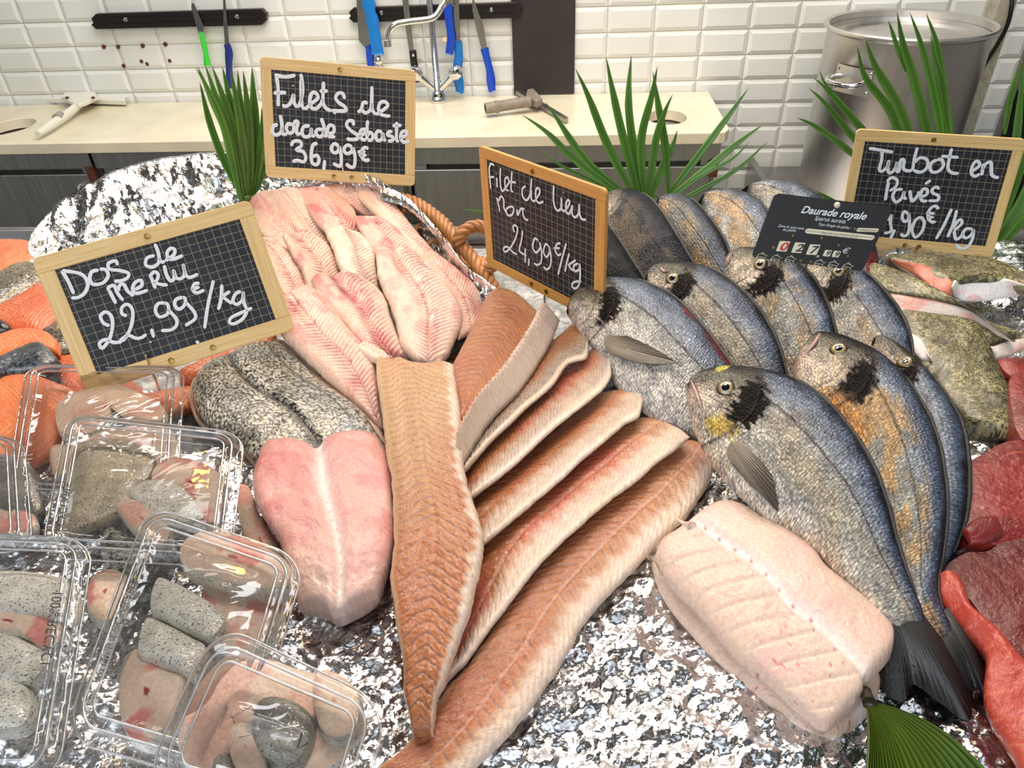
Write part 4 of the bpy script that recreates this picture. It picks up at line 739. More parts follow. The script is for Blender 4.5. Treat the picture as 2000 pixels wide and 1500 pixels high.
# ------------------------------------------------------------------ redfish fillets in the basket (back rows first)
RF = 'pink redfish fillets fanned in the basket'
def rf(label, L, R, hL, hR, pink, pale, seed, th=.007, **kw):
    return slab('redfish_fillet', L, R, hL, hR, th, flesh, col_redfish(pink, pale), label, 'fish fillet', RF, disp=disp_redfish, seed=seed, jit=.0012, bot=.004, q=16, p=6, res=.0014, **kw)
rf('redfish fillet at the back right corner, running down the foil edge', [(684, 358), (700, 388), (735, 425), (775, 470), (815, 505), (850, 530)], [(738, 362), (768, 395), (800, 438), (835, 480), (868, 515), (890, 540)], [.052, .046, .036, .028, .02], [.046, .04, .03, .02, .012], .2, .5, 1)
rf('narrow ridged redfish fillet under the right end of the top price board', [(628, 358), (645, 376), (680, 405), (715, 428)], [(684, 360), (700, 378), (722, 405), (738, 432)], [.054, .046, .038, .028], [.054, .046, .038, .028], .35, .2, 2)
rf('deep pink ridged redfish fillet in the back row', [(575, 370), (592, 400), (620, 440), (650, 462), (698, 465)], [(642, 368), (668, 388), (692, 412), (702, 440), (712, 462)], [.056, .050, .040, .028], [.056, .048, .040, .028], .75, .0, 3)
rf('smooth pale redfish fillet, second from the left in the back row', [(515, 376), (545, 415), (580, 455), (615, 490)], [(582, 368), (605, 400), (628, 440), (645, 478)], [.055, .045, .034, .024], [.060, .050, .038, .026], .1, .7, 4)
rf('redfish fillet at the back left beside the palm, partly behind the hake price board', [(480, 392), (498, 430), (515, 465), (555, 500)], [(522, 373), (556, 402), (582, 435), (592, 462)], [.048, .042, .034, .024], [.058, .048, .040, .026], .35, .3, 5)
rf('pale end of a fillet showing above the corner of the hake price board', [(370, 418), (400, 425), (450, 432), (500, 440)], [(385, 392), (420, 390), (470, 394), (505, 405)], .022, .028, .1, .6, 6, th=.008)
rf('redfish fillet with a rosy streak right of the centre of the basket', [(690, 424), (705, 458), (728, 500), (760, 545)], [(748, 428), (790, 462), (822, 500), (850, 540)], [.050, .042, .030, .020], [.044, .034, .024, .014], .75, .2, 7)
rf('pale blunt ended redfish fillet in the middle of the second row', [(633, 452), (648, 485), (668, 535), (712, 585)], [(702, 455), (728, 485), (735, 530), (742, 580)], [.052, .044, .032, .020], [.052, .044, .032, .020], .0, .9, 8, S=[(633, 452), (640, 446), (660, 443), (682, 453), (702, 455)])
rf('redfish fillet with a red brown patch in the second row', [(551, 462), (570, 500), (590, 535), (600, 575)], [(602, 452), (640, 478), (660, 515), (668, 560)], [.052, .042, .034, .022], [.052, .044, .032, .020], .9, .1, 9, S=[(551, 462), (556, 455), (572, 460), (585, 452), (602, 452)])
rf('ridged redfish fillet at the left edge beside the hake price board', [(480, 465), (500, 500), (530, 550), (560, 590)], [(530, 470), (568, 495), (592, 530), (605, 575)], [.040, .034, .028, .02], [.044, .036, .028, .018], .25, .3, 10)
rf('redfish fillet with a wavy rosy top, at the right foil edge', [(816, 504), (835, 545), (868, 600), (895, 665)], [(842, 492), (895, 530), (935, 572), (945, 640)], [.034, .028, .02, .014], [.028, .018, .010, .006], .6, .2, 11)
rf('redfish fillet crossed by a dark pink ridge, centre of the third row', [(607, 548), (625, 590), (665, 630), (700, 680), (738, 712)], [(700, 540), (748, 575), (765, 625), (785, 672), (800, 702)], [.048, .038, .030, .022, .012], [.048, .038, .030, .022, .014], .8, .1, 12, th=.009, S=[(607, 548), (616, 540), (636, 536), (650, 545), (668, 534), (700, 540)])
rf('largest pale redfish fillet with a blunt end, right of centre, third row', [(734, 502), (740, 550), (768, 615), (785, 680), (812, 712)], [(806, 508), (860, 550), (892, 585), (902, 625), (885, 680), (862, 718)], [.050, .040, .032, .026, .018], [.048, .036, .026, .020, .014], .35, .5, 13, th=.010, S=[(734, 502), (738, 492), (755, 492), (765, 500), (775, 488), (795, 494), (806, 508)])
rf('longest redfish fillet, running from the hake price board down to the brown fillet', [(520, 600), (545, 650), (590, 700), (650, 755), (705, 805), (742, 842)], [(605, 556), (650, 602), (682, 645), (722, 690), (740, 750), (749, 838)], [.036, .032, .024, .018, .012, .008], [.046, .038, .032, .024, .018, .010], .6, .25, 14, th=.012)
rf('small torn pale piece between the fillets at the front of the basket', [(694, 682), (710, 698), (730, 708), (752, 712)], [(712, 672), (732, 680), (752, 690), (765, 704)], .032, .032, .05, .8, 15, th=.006)
# ------------------------------------------------------------------ coalfish fillets (right edges overlap the next one)
CF = 'brown coalfish fillets fanned across the foil'
def cf_(label, L, R, hL, hR, seed, red, edge, grey=0, th=.0035, **kw):
    kw.setdefault('q', 40); kw.setdefault('p', 9); return slab('coalfish_fillet', L, R, hL, hR, th, flesh, col_lieu(red, edge, grey, tan=.6 if seed == 27 else .0), label, 'fish fillet', CF, disp=disp_lieu, seed=seed, jit=.0012, bot=.0035, **kw)
cf_('largest coalfish fillet, lowest of the fan, reaching the bottom edge of the picture', [(1335, 868), (1280, 910), (1200, 975), (1135, 1030), (1072, 1090), (1020, 1150), (985, 1200), (955, 1240), (915, 1300), (872, 1350), (840, 1400), (790, 1462), (715, 1520)], [(1395, 898), (1388, 940), (1366, 975), (1336, 1017), (1290, 1059), (1245, 1108), (1196, 1157), (1140, 1220), (1112, 1272), (1080, 1325), (1035, 1388), (986, 1447), (900, 1530)], [.006, .006, .006, .008, .010, .012, .012], [.008, .010, .012, .012, .012, .012, .010], 21, .35, .40, th=.006, S=[(1335, 868), (1350, 862), (1372, 868), (1390, 880), (1395, 898)])
cf_('reddish coalfish fillet with a wide white edge, second lowest of the fan', [(1230, 822), (1150, 880), (1080, 940), (1000, 1000), (945, 1055), (925, 1120), (895, 1210), (872, 1290), (855, 1350)], [(1348, 854), (1322, 878), (1278, 909), (1244, 940), (1196, 975), (1133, 1027), (1070, 1087), (1017, 1150), (986, 1192), (958, 1227), (912, 1290), (874, 1325), (862, 1352)], .010, [.024, .026, .026, .026, .024, .022, .02], 22, 1.0, .52, S=[(1230, 822), (1262, 816), (1292, 822), (1325, 836), (1348, 854)])
cf_('coalfish fillet with a torn silvery skin patch near its top end, third from the bottom', [(1165, 770), (1110, 822), (1040, 880), (980, 930), (915, 990), (900, 1060)], [(1256, 784), (1247, 815), (1218, 831), (1179, 865), (1140, 896), (1101, 932), (1045, 980), (985, 1030), (938, 1068)], .012, [.030, .032, .032, .030, .028], 23, .3, .54, .15, S=[(1165, 770), (1195, 765), (1228, 760), (1248, 762), (1256, 784)])
cf_('coalfish fillet with a rolled knob at its top end, in the middle of the fan', [(1150, 700), (1100, 718), (1040, 770), (960, 850), (905, 915), (890, 980)], [(1190, 690), (1194, 730), (1179, 758), (1166, 772), (1114, 812), (1075, 843), (1036, 880), (984, 926), (909, 980)], .014, [.034, .036, .036, .034, .030], 24, .9, .46, .5, S=[(1150, 700), (1160, 684), (1172, 674), (1184, 676), (1190, 690)])
cf_('grey skinned coalfish fillet with dark stripes, second from the top of the fan', [(1118, 640), (1062, 690), (1005, 750), (945, 820), (900, 880), (885, 940)], [(1148, 672), (1144, 700), (1109, 711), (1078, 753), (1036, 789), (1005, 818), (958, 862), (905, 920)], .018, [.038, .040, .040, .036], 25, .0, .62, 1.0, S=[(1118, 640), (1126, 630), (1138, 640), (1148, 655), (1148, 672)])
cf_('uppermost coalfish fillet, with its white ridged edge curled up', [(948, 592), (905, 680), (880, 730), (868, 800), (870, 880)], [(1094, 626), (1072, 680), (1015, 765), (955, 828), (905, 905)], [.012, .020, .026, .030], [.030, .034, .038, .040], 26, .45, .30, th=.006,
    S=[(948, 592), (962, 572), (985, 566), (1015, 578), (1045, 605), (1060, 622), (1078, 618), (1094, 626)], curl=lambda g: .019 * np.exp(-((g['t'] - .87) / .095) ** 2) + .0013 * np.sin(g['s'] / .0013) * np.exp(-((g['t'] - .88) / .08) ** 2))
cf_('upright coalfish fillet on top of the fan, narrowing to a tail at the bottom', [(732, 702), (741, 780), (752, 870), (765, 950), (770, 1050), (763, 1120), (772, 1200), (786, 1290), (791, 1360), (806, 1440)], [(886, 712), (896, 780), (904, 850), (909, 930), (927, 990), (941, 1030), (943, 1080), (931, 1150), (912, 1220), (890, 1280), (872, 1335), (856, 1370), (846, 1440)], [.034, .040, .042, .040, .036, .030, .022], [.040, .044, .046, .044, .038, .030, .022], 27, .15, .16, th=.008,
    S=[(732, 702), (742, 698), (760, 704), (780, 700), (800, 708), (830, 712), (860, 708), (886, 712)])
# ------------------------------------------------------------------ hake loins
z = slab('hake_loin', [(550, 668), (585, 705), (625, 745), (675, 780), (712, 810), (737, 848), (775, 900)], [(372, 772), (392, 822), (437, 852), (475, 877), (497, 903), (560, 965)], [.016, .020, .020, .016], [.020, .022, .020, .014], .013, hakeskin,
     col_skin((150, 146, 134), (192, 186, 170), ((.50, .014, .9), (.16, .010, .6), (.84, .010, .5))), 'hake loin lying skin side up, dark and scaly, below the hake price board', 'fish fillet', 'hake loins', S=[(550, 668), (535, 670), (490, 680), (445, 700), (412, 714), (387, 738), (372, 772)],
     disp=lambda g: -.004 * np.exp(-((g['t'] - .5 - .012 * np.sin(g['u'] * 9)) / .03) ** 2) + .002 * (fbm(g['s'] / .02, g['w'] / .02, 3, 5) - .5), seed=31, bot=.012, p=4, q=22)
slab('flesh_rim', [(560, 662), (598, 698), (638, 738), (688, 774), (724, 802), (750, 850), (782, 900)], [(366, 775), (386, 826), (432, 857), (470, 882), (494, 908), (555, 970)], [.010, .013, .013, .009], [.012, .014, .012, .008], .006, flesh, col_white, S=[(553, 664), (535, 664), (488, 675), (442, 695), (407, 710), (381, 735), (366, 775)], parent=z.o, seed=32, bot=.012, p=4, q=22)
slab('hake_loin', [(512, 884), (494, 940), (508, 1000), (545, 1060), (572, 1140), (583, 1192)], [(738, 852), (762, 905), (766, 960), (770, 1040), (760, 1100), (742, 1166)], [.024, .030, .032, .030, .022], [.030, .034, .034, .032, .026], .013, flesh, col_pink, 'pink hake loin opened like a book, flesh side up, in front of the scaly one', 'fish fillet', 'hake loins',
     S=[(512, 884), (530, 868), (570, 866), (600, 872), (622, 884), (638, 866), (660, 856), (700, 850), (738, 852)], E=[(583, 1192), (610, 1192), (634, 1196), (655, 1208), (690, 1194), (720, 1178), (742, 1166)], disp=disp_pink, seed=33, bot=.018, p=5, q=26, jit=.001)
slab('torn_flap', [(752, 866), (758, 895), (762, 930)], [(772, 866), (773, 900), (768, 950)], .034, .030, .006, flesh, col_pink, parent=bpy.data.objects['hake_loin.001'], seed=35)
slab('hake_loin', [(1420, 1000), (1500, 1050), (1600, 1120), (1700, 1230), (1722, 1330)], [(1270, 1100), (1290, 1160), (1345, 1235), (1420, 1310), (1500, 1375), (1575, 1430)], .008, [.004, .004, .006, .006], .010, flesh, col_white, 'thin pale hake fillet mostly hidden beneath the big white loin', 'fish fillet', 'hake loins', E=[(1722, 1330), (1700, 1390), (1640, 1440), (1575, 1430)], disp=disp_soft, seed=36, jit=.001)
z = slab('hake_loin', [(1405, 982), (1447, 989), (1492, 1013), (1541, 1034), (1590, 1076), (1615, 1111), (1678, 1160), (1737, 1220), (1744, 1255)], [(1276, 1092), (1300, 1136), (1345, 1181), (1398, 1241), (1440, 1290), (1489, 1328), (1545, 1384), (1592, 1423)], [.030, .032, .030, .026], [.024, .024, .022, .020], .015, flesh, col_white, 'thick creamy white hake loin at the lower right, beside the front bream', 'fish fillet', 'hake loins',
     S=[(1405, 982), (1375, 1000), (1345, 1024), (1318, 1044), (1290, 1062), (1276, 1092)], E=[(1744, 1255), (1735, 1290), (1704, 1325), (1682, 1342), (1680, 1368), (1650, 1400), (1616, 1428), (1592, 1423)], disp=disp_white, seed=34, bot=.016, p=3.6, q=20, jit=.0008)
V, F = tube([on(z, 1352, 1030, .001), PW(1335, 1022, .036), PW(1322, 1014, .036)], [.004, .0022, .0008], 8, 12); mk('flesh_tag', V, F, flesh, z.o, True, np.tile(C(236, 210, 194), (len(V), 1)), V[:, :2])
# ------------------------------------------------------------------ breams: back row
bream('bream at the left of the back row, mostly behind the coalfish price board', [(1125, 410), (1165, 418), (1200, 455), (1232, 505), (1262, 552), (1290, 600)], [(1118, 420), (1125, 470), (1150, 530), (1180, 580), (1240, 620)], [.070, .072, .062, .04], [.05, .035, .02], 41, dark=1.0, gold=.3, spot=0)
bream('dark bream in the back row just right of the coalfish price board', [(1176, 400), (1192, 380), (1222, 371), (1256, 378), (1285, 404), (1320, 458), (1352, 510), (1380, 545)], [(1172, 410), (1180, 440), (1205, 480), (1240, 530), (1290, 575)], [.085, .088, .078, .05], [.060, .042, .028], 42, wide=(-22, 14), dark=.9, gold=.3, spot=0)
bream('narrow dark bream in the middle of the back row, below the green palm', [(1276, 402), (1298, 385), (1328, 380), (1356, 392), (1385, 425), (1412, 465), (1432, 510), (1450, 545)], [(1276, 412), (1292, 430), (1330, 470), (1370, 520), (1400, 560)], [.080, .084, .074, .05], [.056, .040, .026], 43, wide=(-24, 14), dark=.4, gold=.7, spot=.9, uo=.08)
bream('golden grey bream in the back row left of the black price card', [(1362, 396), (1385, 379), (1425, 374), (1465, 382), (1496, 408), (1520, 450), (1545, 500)], [(1362, 404), (1378, 428), (1415, 470), (1450, 510), (1490, 540)], [.076, .080, .068, .045], [.052, .036, .024], 44, wide=(-26, 14), silver_=.4, gold=.8, spot=1.0, uo=.09)
bream('farthest bream, showing behind the black price card', [(1446, 374), (1478, 360), (1520, 356), (1568, 364), (1610, 392), (1640, 440)], [(1446, 382), (1480, 410), (1520, 450), (1570, 490)], [.070, .074, .064, .04], [.048, .034, .022], 45, wide=(-24, 14), silver_=.5, gold=.3, spot=1.0, uo=.08)
# front row
bream('bream just left of the turbot, its eye right under the black card', [(1558, 528), (1572, 514), (1610, 505), (1660, 512), (1705, 545), (1745, 592), (1772, 640), (1784, 690), (1790, 740)], [(1556, 536), (1580, 560), (1610, 600), (1640, 650), (1680, 710), (1730, 770)], [.058, .064, .062, .050, .03], [.040, .024, .012, .008], 46, wide=(-34, 20), uo=0.40, eye=(1638, 531), gold=.5, belly=.1)
bream('blood flecked end of a bream standing between the black card and the turbot', [(1660, 430), (1692, 450), (1706, 490), (1706, 530), (1700, 575)], [(1640, 440), (1655, 480), (1668, 520), (1680, 570)], [.045, .045, .03], [.03, .02, .01], 52, spot=0, blood=1.0, dark=.3, fin=False)
bream('bream with a pale open jaw under the left corner of the black card', [(1424, 497), (1445, 486), (1490, 487), (1540, 500), (1585, 540), (1614, 590), (1630, 640), (1650, 710)], [(1406, 530), (1425, 548), (1460, 574), (1500, 620), (1535, 680), (1580, 750)], [.066, .076, .072, .058, .03], [.045, .030, .014, .008], 47, wide=(-34, 20), uo=0.42, eye=(1485, 517), mouth=[(1428, 494), (1420, 512), (1410, 530)], gold=.6, silver_=.2)
bream('bream with a dark brown head and a round eye, left of the open jawed one', [(1260, 546), (1282, 520), (1318, 512), (1376, 520), (1422, 545), (1470, 590), (1504, 640), (1526, 690), (1548, 770)], [(1260, 552), (1275, 580), (1310, 620), (1350, 665), (1400, 720), (1470, 790)], [.062, .074, .072, .060, .03], [.045, .030, .016, .008], 48, wide=(-26, 16), uo=0.33, eye=(1314, 545), mouth=[(1290, 522), (1296, 530), (1302, 530)], gold=.25, dark=.15)
bream('big silver bream with its head behind the coalfish price board', [(1106, 610), (1122, 574), (1165, 548), (1215, 543), (1262, 552), (1318, 582), (1368, 634), (1410, 688), (1448, 745), (1490, 830)], [(1108, 616), (1140, 660), (1172, 700), (1205, 758), (1250, 802), (1300, 834), (1350, 852), (1420, 880)], [.050, .066, .070, .062, .040, .02], [.036, .026, .018, .012, .008], 49,
      pect=([(1190, 657), (1184, 672), (1190, 690)], [(1225, 660), (1270, 680), (1309, 703), (1320, 715), (1270, 716), (1231, 709), (1203, 699)]), belly=.22, silver_=.3, blood=.8, spot=1.0)
bream('blue silver bream lowest at the right, half under its neighbour', [(1702, 672), (1718, 660), (1738, 664), (1770, 684), (1802, 712), (1832, 748), (1860, 790), (1880, 832), (1890, 890), (1892, 960), (1885, 1020), (1866, 1076), (1846, 1118)], [(1704, 680), (1725, 720), (1760, 790), (1790, 860), (1808, 940), (1816, 1020), (1824, 1110)], [.045, .046, .042, .034, .022, .014], [.030, .018, .012, .008, .008], 50, wide=(-40, 4), uo=0.29, eye=(1768, 708), silver_=1.0, gold=.1)
bream('golden shouldered bream just behind the front one, second from the bottom', [(1574, 668), (1598, 650), (1635, 653), (1676, 668), (1722, 692), (1765, 732), (1802, 790), (1828, 850), (1843, 920), (1849, 1000), (1842, 1080), (1832, 1140), (1842, 1190), (1872, 1240)], [(1548, 722), (1558, 760), (1590, 800), (1628, 850), (1668, 910), (1704, 980), (1730, 1050), (1752, 1110), (1775, 1170), (1800, 1215), (1822, 1256)], [.072, .078, .072, .056, .034, .022], [.052, .038, .026, .018, .016], 51, wide=(-44, 14),
      tail=([(1822, 1256), (1850, 1256), (1878, 1240)], [(1850, 1345), (1884, 1375), (1902, 1340), (1930, 1372), (1930, 1325), (1912, 1288)]), eye=(1638, 683), mouth=[(1602, 652), (1590, 672), (1574, 692)], gold=1.0)
bream('whole bream lying in front of all the others, yellow brow and black gill spot', [(1343, 752), (1362, 731), (1395, 719), (1440, 716), (1490, 722), (1545, 737), (1592, 764), (1634, 806), (1672, 856), (1706, 916), (1732, 985), (1752, 1060), (1776, 1130), (1800, 1185), (1806, 1215)], [(1341, 775), (1347, 812), (1362, 858), (1388, 905), (1424, 950), (1466, 990), (1510, 1022), (1552, 1048), (1595, 1082), (1640, 1132), (1686, 1172), (1722, 1210), (1745, 1232)],
      [.070, .082, .084, .074, .052, .034], [.052, .044, .040, .034, .030, .030], 53, tail=([(1745, 1232), (1776, 1238), (1806, 1215)], [(1714, 1330), (1735, 1360), (1766, 1368), (1782, 1336), (1830, 1368), (1890, 1408), (1894, 1350), (1870, 1290)]), eye=(1418, 759), yel=1.0, gold=.25,
      mouth=[(1350, 744), (1360, 768), (1370, 796)], pect=([(1446, 863), (1430, 872), (1420, 890)], [(1490, 905), (1510, 935), (1518, 968), (1521, 1003), (1500, 982), (1470, 955), (1438, 920)]), res=.00085)
# ------------------------------------------------------------------ turbot
TB = 'speckled turbot pieces at the right'
ts = col_skin((110, 105, 76), (142, 136, 102)); rim_ = lambda g: mix(C(234, 222, 212), C(232, 180, 168), sst(.45, .7, fbm(g['s'] / .02, g['w'] / .01, 3, g['seed'])))
redcut = lambda g: mix(C(190, 96, 78), C(206, 140, 110), fbm(g['s'] / .01, g['w'] / .006, 3, g['seed'])); whcut = lambda g: mix(C(240, 238, 234), C(236, 206, 204), sst(.55, .75, fbm(g['s'] / .02, g['w'] / .01, 3, g['seed']) + .2 * (g['t'] - .5)))
def turb(label, L, R, hL, hR, sd, **kw): return slab('turbot_piece', L, R, hL, hR, kw.pop('th', .012), turbotskin, ts, label, 'fish piece', TB, disp=disp_soft, seed=sd, p=4, bot=.010, **kw)
turb('broad speckled brown turbot piece, lowest and largest of them', [(1752, 616), (1830, 622), (1906, 634), (1930, 672), (1952, 724), (1976, 776), (1980, 820), (1972, 858)], [(1735, 640), (1770, 700), (1802, 742), (1832, 778), (1858, 812), (1880, 836)], [.026, .024, .016, .010], [.014, .010, .008, .006], 61, E=[(1972, 858), (1925, 852), (1900, 844), (1880, 836)], th=.014)
z = turb('small turbot end with a pink cut rim under the long strip', [(1880, 628), (1930, 640), (1978, 655)], [(1926, 672), (1962, 664), (1996, 662)], .020, .020, 64, th=.008); slab('cut_flesh', [(1932, 680), (1962, 668), (1994, 662)], [(1944, 704), (1968, 698), (1996, 684)], .018, .010, .006, flesh, rim_, parent=z.o, seed=65)
z = turb('long turbot strip with a pink cut face, in the middle of the pieces', [(1698, 510), (1745, 524), (1800, 548), (1850, 574), (1900, 606), (1950, 645), (1982, 664)], [(1700, 566), (1760, 575), (1830, 587), (1890, 603), (1930, 627), (1962, 650), (1980, 668)], [.040, .042, .040, .030], [.034, .036, .034, .030], 62, th=.006)
slab('cut_flesh', [(1712, 564), (1765, 575), (1830, 587), (1890, 604), (1930, 628), (1962, 651), (1979, 667)], [(1735, 592), (1768, 622), (1840, 627), (1888, 634), (1925, 645), (1955, 659), (1977, 668)], [.034, .035, .034, .030], [.018, .018, .02, .028], .004, flesh, rim_, parent=z.o, seed=66)
z = turb('turbot piece with a snow white cut face, directly below the turbot price board', [(1728, 504), (1800, 500), (1870, 505), (1940, 512), (1985, 530), (2030, 560)], [(1735, 512), (1790, 530), (1850, 556), (1900, 552), (1960, 556), (2030, 580)], [.030, .040, .044, .040], [.036, .042, .042, .036], 63, th=.008)
slab('white_cut_face', [(1858, 560), (1870, 540), (1900, 535), (1960, 542), (2030, 566)], [(1856, 578), (1880, 588), (1925, 588), (1975, 580), (2040, 572)], [.046, .047, .046, .042], [.026, .024, .026, .03], .005, flesh, whcut, parent=z.o, seed=67)
slab('red_cut_face', [(1738, 508), (1785, 514), (1825, 524), (1856, 546), (1862, 556)], [(1752, 522), (1790, 541), (1822, 565), (1846, 578), (1858, 578)], [.040, .048, .046, .046], [.034, .038, .038, .034], .004, flesh, redcut, parent=z.o, seed=68)
slab('turbot_piece', [(1776, 650), (1800, 662), (1820, 704)], [(1784, 690), (1800, 704), (1818, 708)], .026, .02, .004, flesh, whcut, 'small white turbot tip beside the blue silver bream', 'fish piece', TB, seed=69)
# ------------------------------------------------------------------ tuna
TU = 'red tuna steaks at the right edge'
def tuna_swirl(g):
    s, w = g['s'], g['w']; r_ = np.hypot(s - .022, (w - .018) * 1.3); ph = r_ / .0095 + np.arctan2(w - .018, s - .022) / (2 * np.pi); f = np.abs(ph - np.floor(ph) - .5) * 2; c = col_tuna(dict(g, u=s, t=w)); return mix(c, C(222, 128, 116), .55 * (1 - sst(0, .14, f)) * sst(.3, .6, fbm(s / .03, w / .03, 2, 3) + .15))
tun = lambda g: col_tuna(dict(g, u=g['s'], t=g['w'])); tside = lambda g: mix(C(120, 36, 34), C(140, 50, 44), fbm(g['s'] / .02, g['w'] / .01, 3, 5))
steak('small piece of red tuna at the right edge, next to the pink turbot rim', [(1952, 702), (2010, 700), (2060, 710), (2060, 740), (1990, 736), (1966, 728)], .022, .018, tun, flesh, tside, 'tuna_steak', group=TU, seed=71)
steak('dark red tuna steak curving down the right edge', [(1972, 742), (2000, 724), (2060, 724), (2080, 860), (2010, 864), (1986, 840), (1976, 800)], .028, .022, tun, flesh, tside, 'tuna_steak', group=TU, seed=72)
steak('red tuna steak with a pale swirl of rings on its face', [(1888, 910), (1921, 887), (1962, 864), (2010, 860), (2080, 870), (2090, 1040), (1990, 1060), (1930, 1062), (1886, 1040), (1892, 976)], (.026, .022), .020, tuna_swirl, flesh, tside, 'tuna_steak', group=TU, seed=73)
steak('darkest maroon tuna steak, right of the bream tails', [(1846, 1114), (1887, 1080), (1930, 1076), (1975, 1046), (2060, 1030), (2100, 1320), (2000, 1292), (1940, 1230), (1890, 1165)], (.022, .022), .018, lambda g: col_tuna(g if 0 else dict(g, u=g['s'], t=g['w'])) * .78, flesh, tside, 'tuna_steak', group=TU, seed=74)
slab('salmon_fillet', [(1832, 1142), (1862, 1122), (1884, 1142), (1900, 1187), (1953, 1233), (2002, 1290), (2060, 1340), (2120, 1500)], [(1830, 1150), (1840, 1193), (1887, 1250), (1927, 1300), (1922, 1370), (1937, 1423), (1980, 1493), (2010, 1560)], [.026, .028, .026, .024], [.014, .014, .012, .010], .014, flesh, lambda g: mix(mix(C(196, 88, 70), C(180, 60, 48), fbm(g['s'] / .03, g['w'] / .02, 3, 5)), C(238, 160, 128), .5 * (1 - sst(0, .12, seams(g['s'], g['w'], .016, .5)))), 'long coral red fillet in the bottom right corner, running under the bream tail', 'fish fillet', disp=disp_soft, seed=75, bot=.01)
slab('tuna_steak', [(1878, 1036), (1905, 1014), (1945, 1008)], [(1894, 1066), (1925, 1064), (1962, 1048)], .026, .022, .005, flesh, col_tuna, 'small flap of tuna under the swirled steak', 'fish steak', TU, seed=76, res=.0008, q=6, p=3)
# ------------------------------------------------------------------ salmon on the left
SP = 'orange salmon pieces at the left'; gsk = col_skin((120, 112, 92), (160, 144, 112)); dsk = col_skin((52, 58, 66), (84, 94, 104))
def sal(label, L, R, hL, hR, sd, deep=0, th=.014, skin=None, **kw): return slab('salmon_piece', L, R, hL, hR, th, hakeskin if skin else flesh, skin or col_salmon(deep), label, 'fish piece', SP, disp=disp_salmon if not skin else disp_soft, seed=sd, bot=.012, p=3.5, q=10, **kw)
sal('salmon piece at the top left corner of the heap, beside the foil', [(-70, 470), (0, 473), (40, 474), (68, 480)], [(-70, 560), (0, 556), (34, 542), (70, 520)], .012, .012, 81, .1)
sal('salmon piece turned skin side up, pale grey scales, left of the hake price board', [(-40, 560), (0, 540), (40, 520), (84, 520)], [(-40, 620), (0, 606), (48, 582), (96, 560)], .014, .012, 82, skin=gsk)
sal('deep orange salmon piece touching the left side of the hake price board', [(-40, 615), (0, 604), (46, 580), (80, 560), (104, 572)], [(-40, 640), (0, 650), (40, 658), (84, 656), (122, 632)], [.014, .018], .014, 83, .55)
sal('black skinned salmon end at the left edge', [(-50, 628), (0, 628), (30, 650)], [(-50, 668), (0, 664), (24, 660)], .016, .014, 84, skin=col_skin((24, 24, 26), (44, 44, 46)))
sal('scaly brown salmon skin peeping from under the hake price board', [(80, 655), (100, 635), (130, 622), (160, 640)], [(100, 690), (122, 706), (150, 704), (185, 690)], .008, .006, 85, skin=gsk)
sal('flat salmon piece above the blue black skin', [(-40, 668), (0, 662), (50, 650), (95, 656), (120, 676)], [(-40, 720), (0, 714), (50, 704), (95, 700), (118, 696)], .020, .018, 86)
sal('salmon piece showing blue black skin, above the topmost clear tray', [(-30, 740), (0, 716), (40, 688), (72, 677), (92, 682)], [(-30, 780), (10, 745), (50, 735), (90, 730), (122, 712)], .026, .024, 87, skin=dsk)
sal('salmon piece behind the rear clear tray, under the board corner', [(100, 705), (150, 690), (205, 712), (280, 760)], [(130, 775), (190, 780), (240, 790), (300, 810)], .006, .004, 88, .4, th=.010)
sal('largest salmon piece with pale fat lines, seen through the rear clear tray', [(-60, 735), (5, 722), (50, 728), (110, 750), (165, 775)], [(-60, 920), (20, 900), (70, 912), (115, 880), (150, 840)], [.016, .020, .020, .010], [.010, .010, .006], 89, th=.012)
sal('salmon strip between the hake price board and the scaly loin', [(350, 732), (400, 712), (450, 690), (500, 668), (540, 652)], [(352, 758), (392, 752), (440, 722), (500, 700), (545, 680)], .008, .006, 90, .3)
sal('salmon piece tucked below the right corner of the rear tray', [(230, 790), (290, 772), (360, 758), (392, 762)], [(250, 830), (310, 815), (370, 800), (385, 790)], .004, .004, 91, .2, th=.008)
# ------------------------------------------------------------------ price boards
def homog(c):
    A = []
    for (x, y), (u, v) in zip(((0, 0), (1, 0), (1, 1), (0, 1)), c): A += [[x, y, 1, 0, 0, 0, -u * x, -u * y, -u], [0, 0, 0, x, y, 1, -v * x, -v * y, -v]]
    return np.linalg.svd(np.array(A, float))[2][-1].reshape(3, 3)
class Plane:
    def __init__(s, corners, P, scale=1.0):
        P = CAM + (np.array(P, float) - CAM) * scale; s.H = homog(corners); n = np.cross(P[1] - P[0], P[3] - P[0]); n /= np.linalg.norm(n)
        if n @ (CAM - P[0]) < 0: n = -n
        s.n = n; s.p = P.mean(0)
        s.c = [s.at(u, v) for u, v in ((0, 0), (1, 0), (1, 1), (0, 1))]; s.w = np.linalg.norm(s.c[1] - s.c[0]); s.h = np.linalg.norm(s.c[3] - s.c[0])
    def at(s, u, v, off=0.0):
        q = np.stack([np.asarray(u, float), np.asarray(v, float), np.ones_like(np.asarray(u, float))], -1) @ s.H.T; return s.px(q[..., 0] / q[..., 2], q[..., 1] / q[..., 2], off)
    def px(s, x, y, off=0.0): return PP(x, y, s.p, s.n) + s.n * off
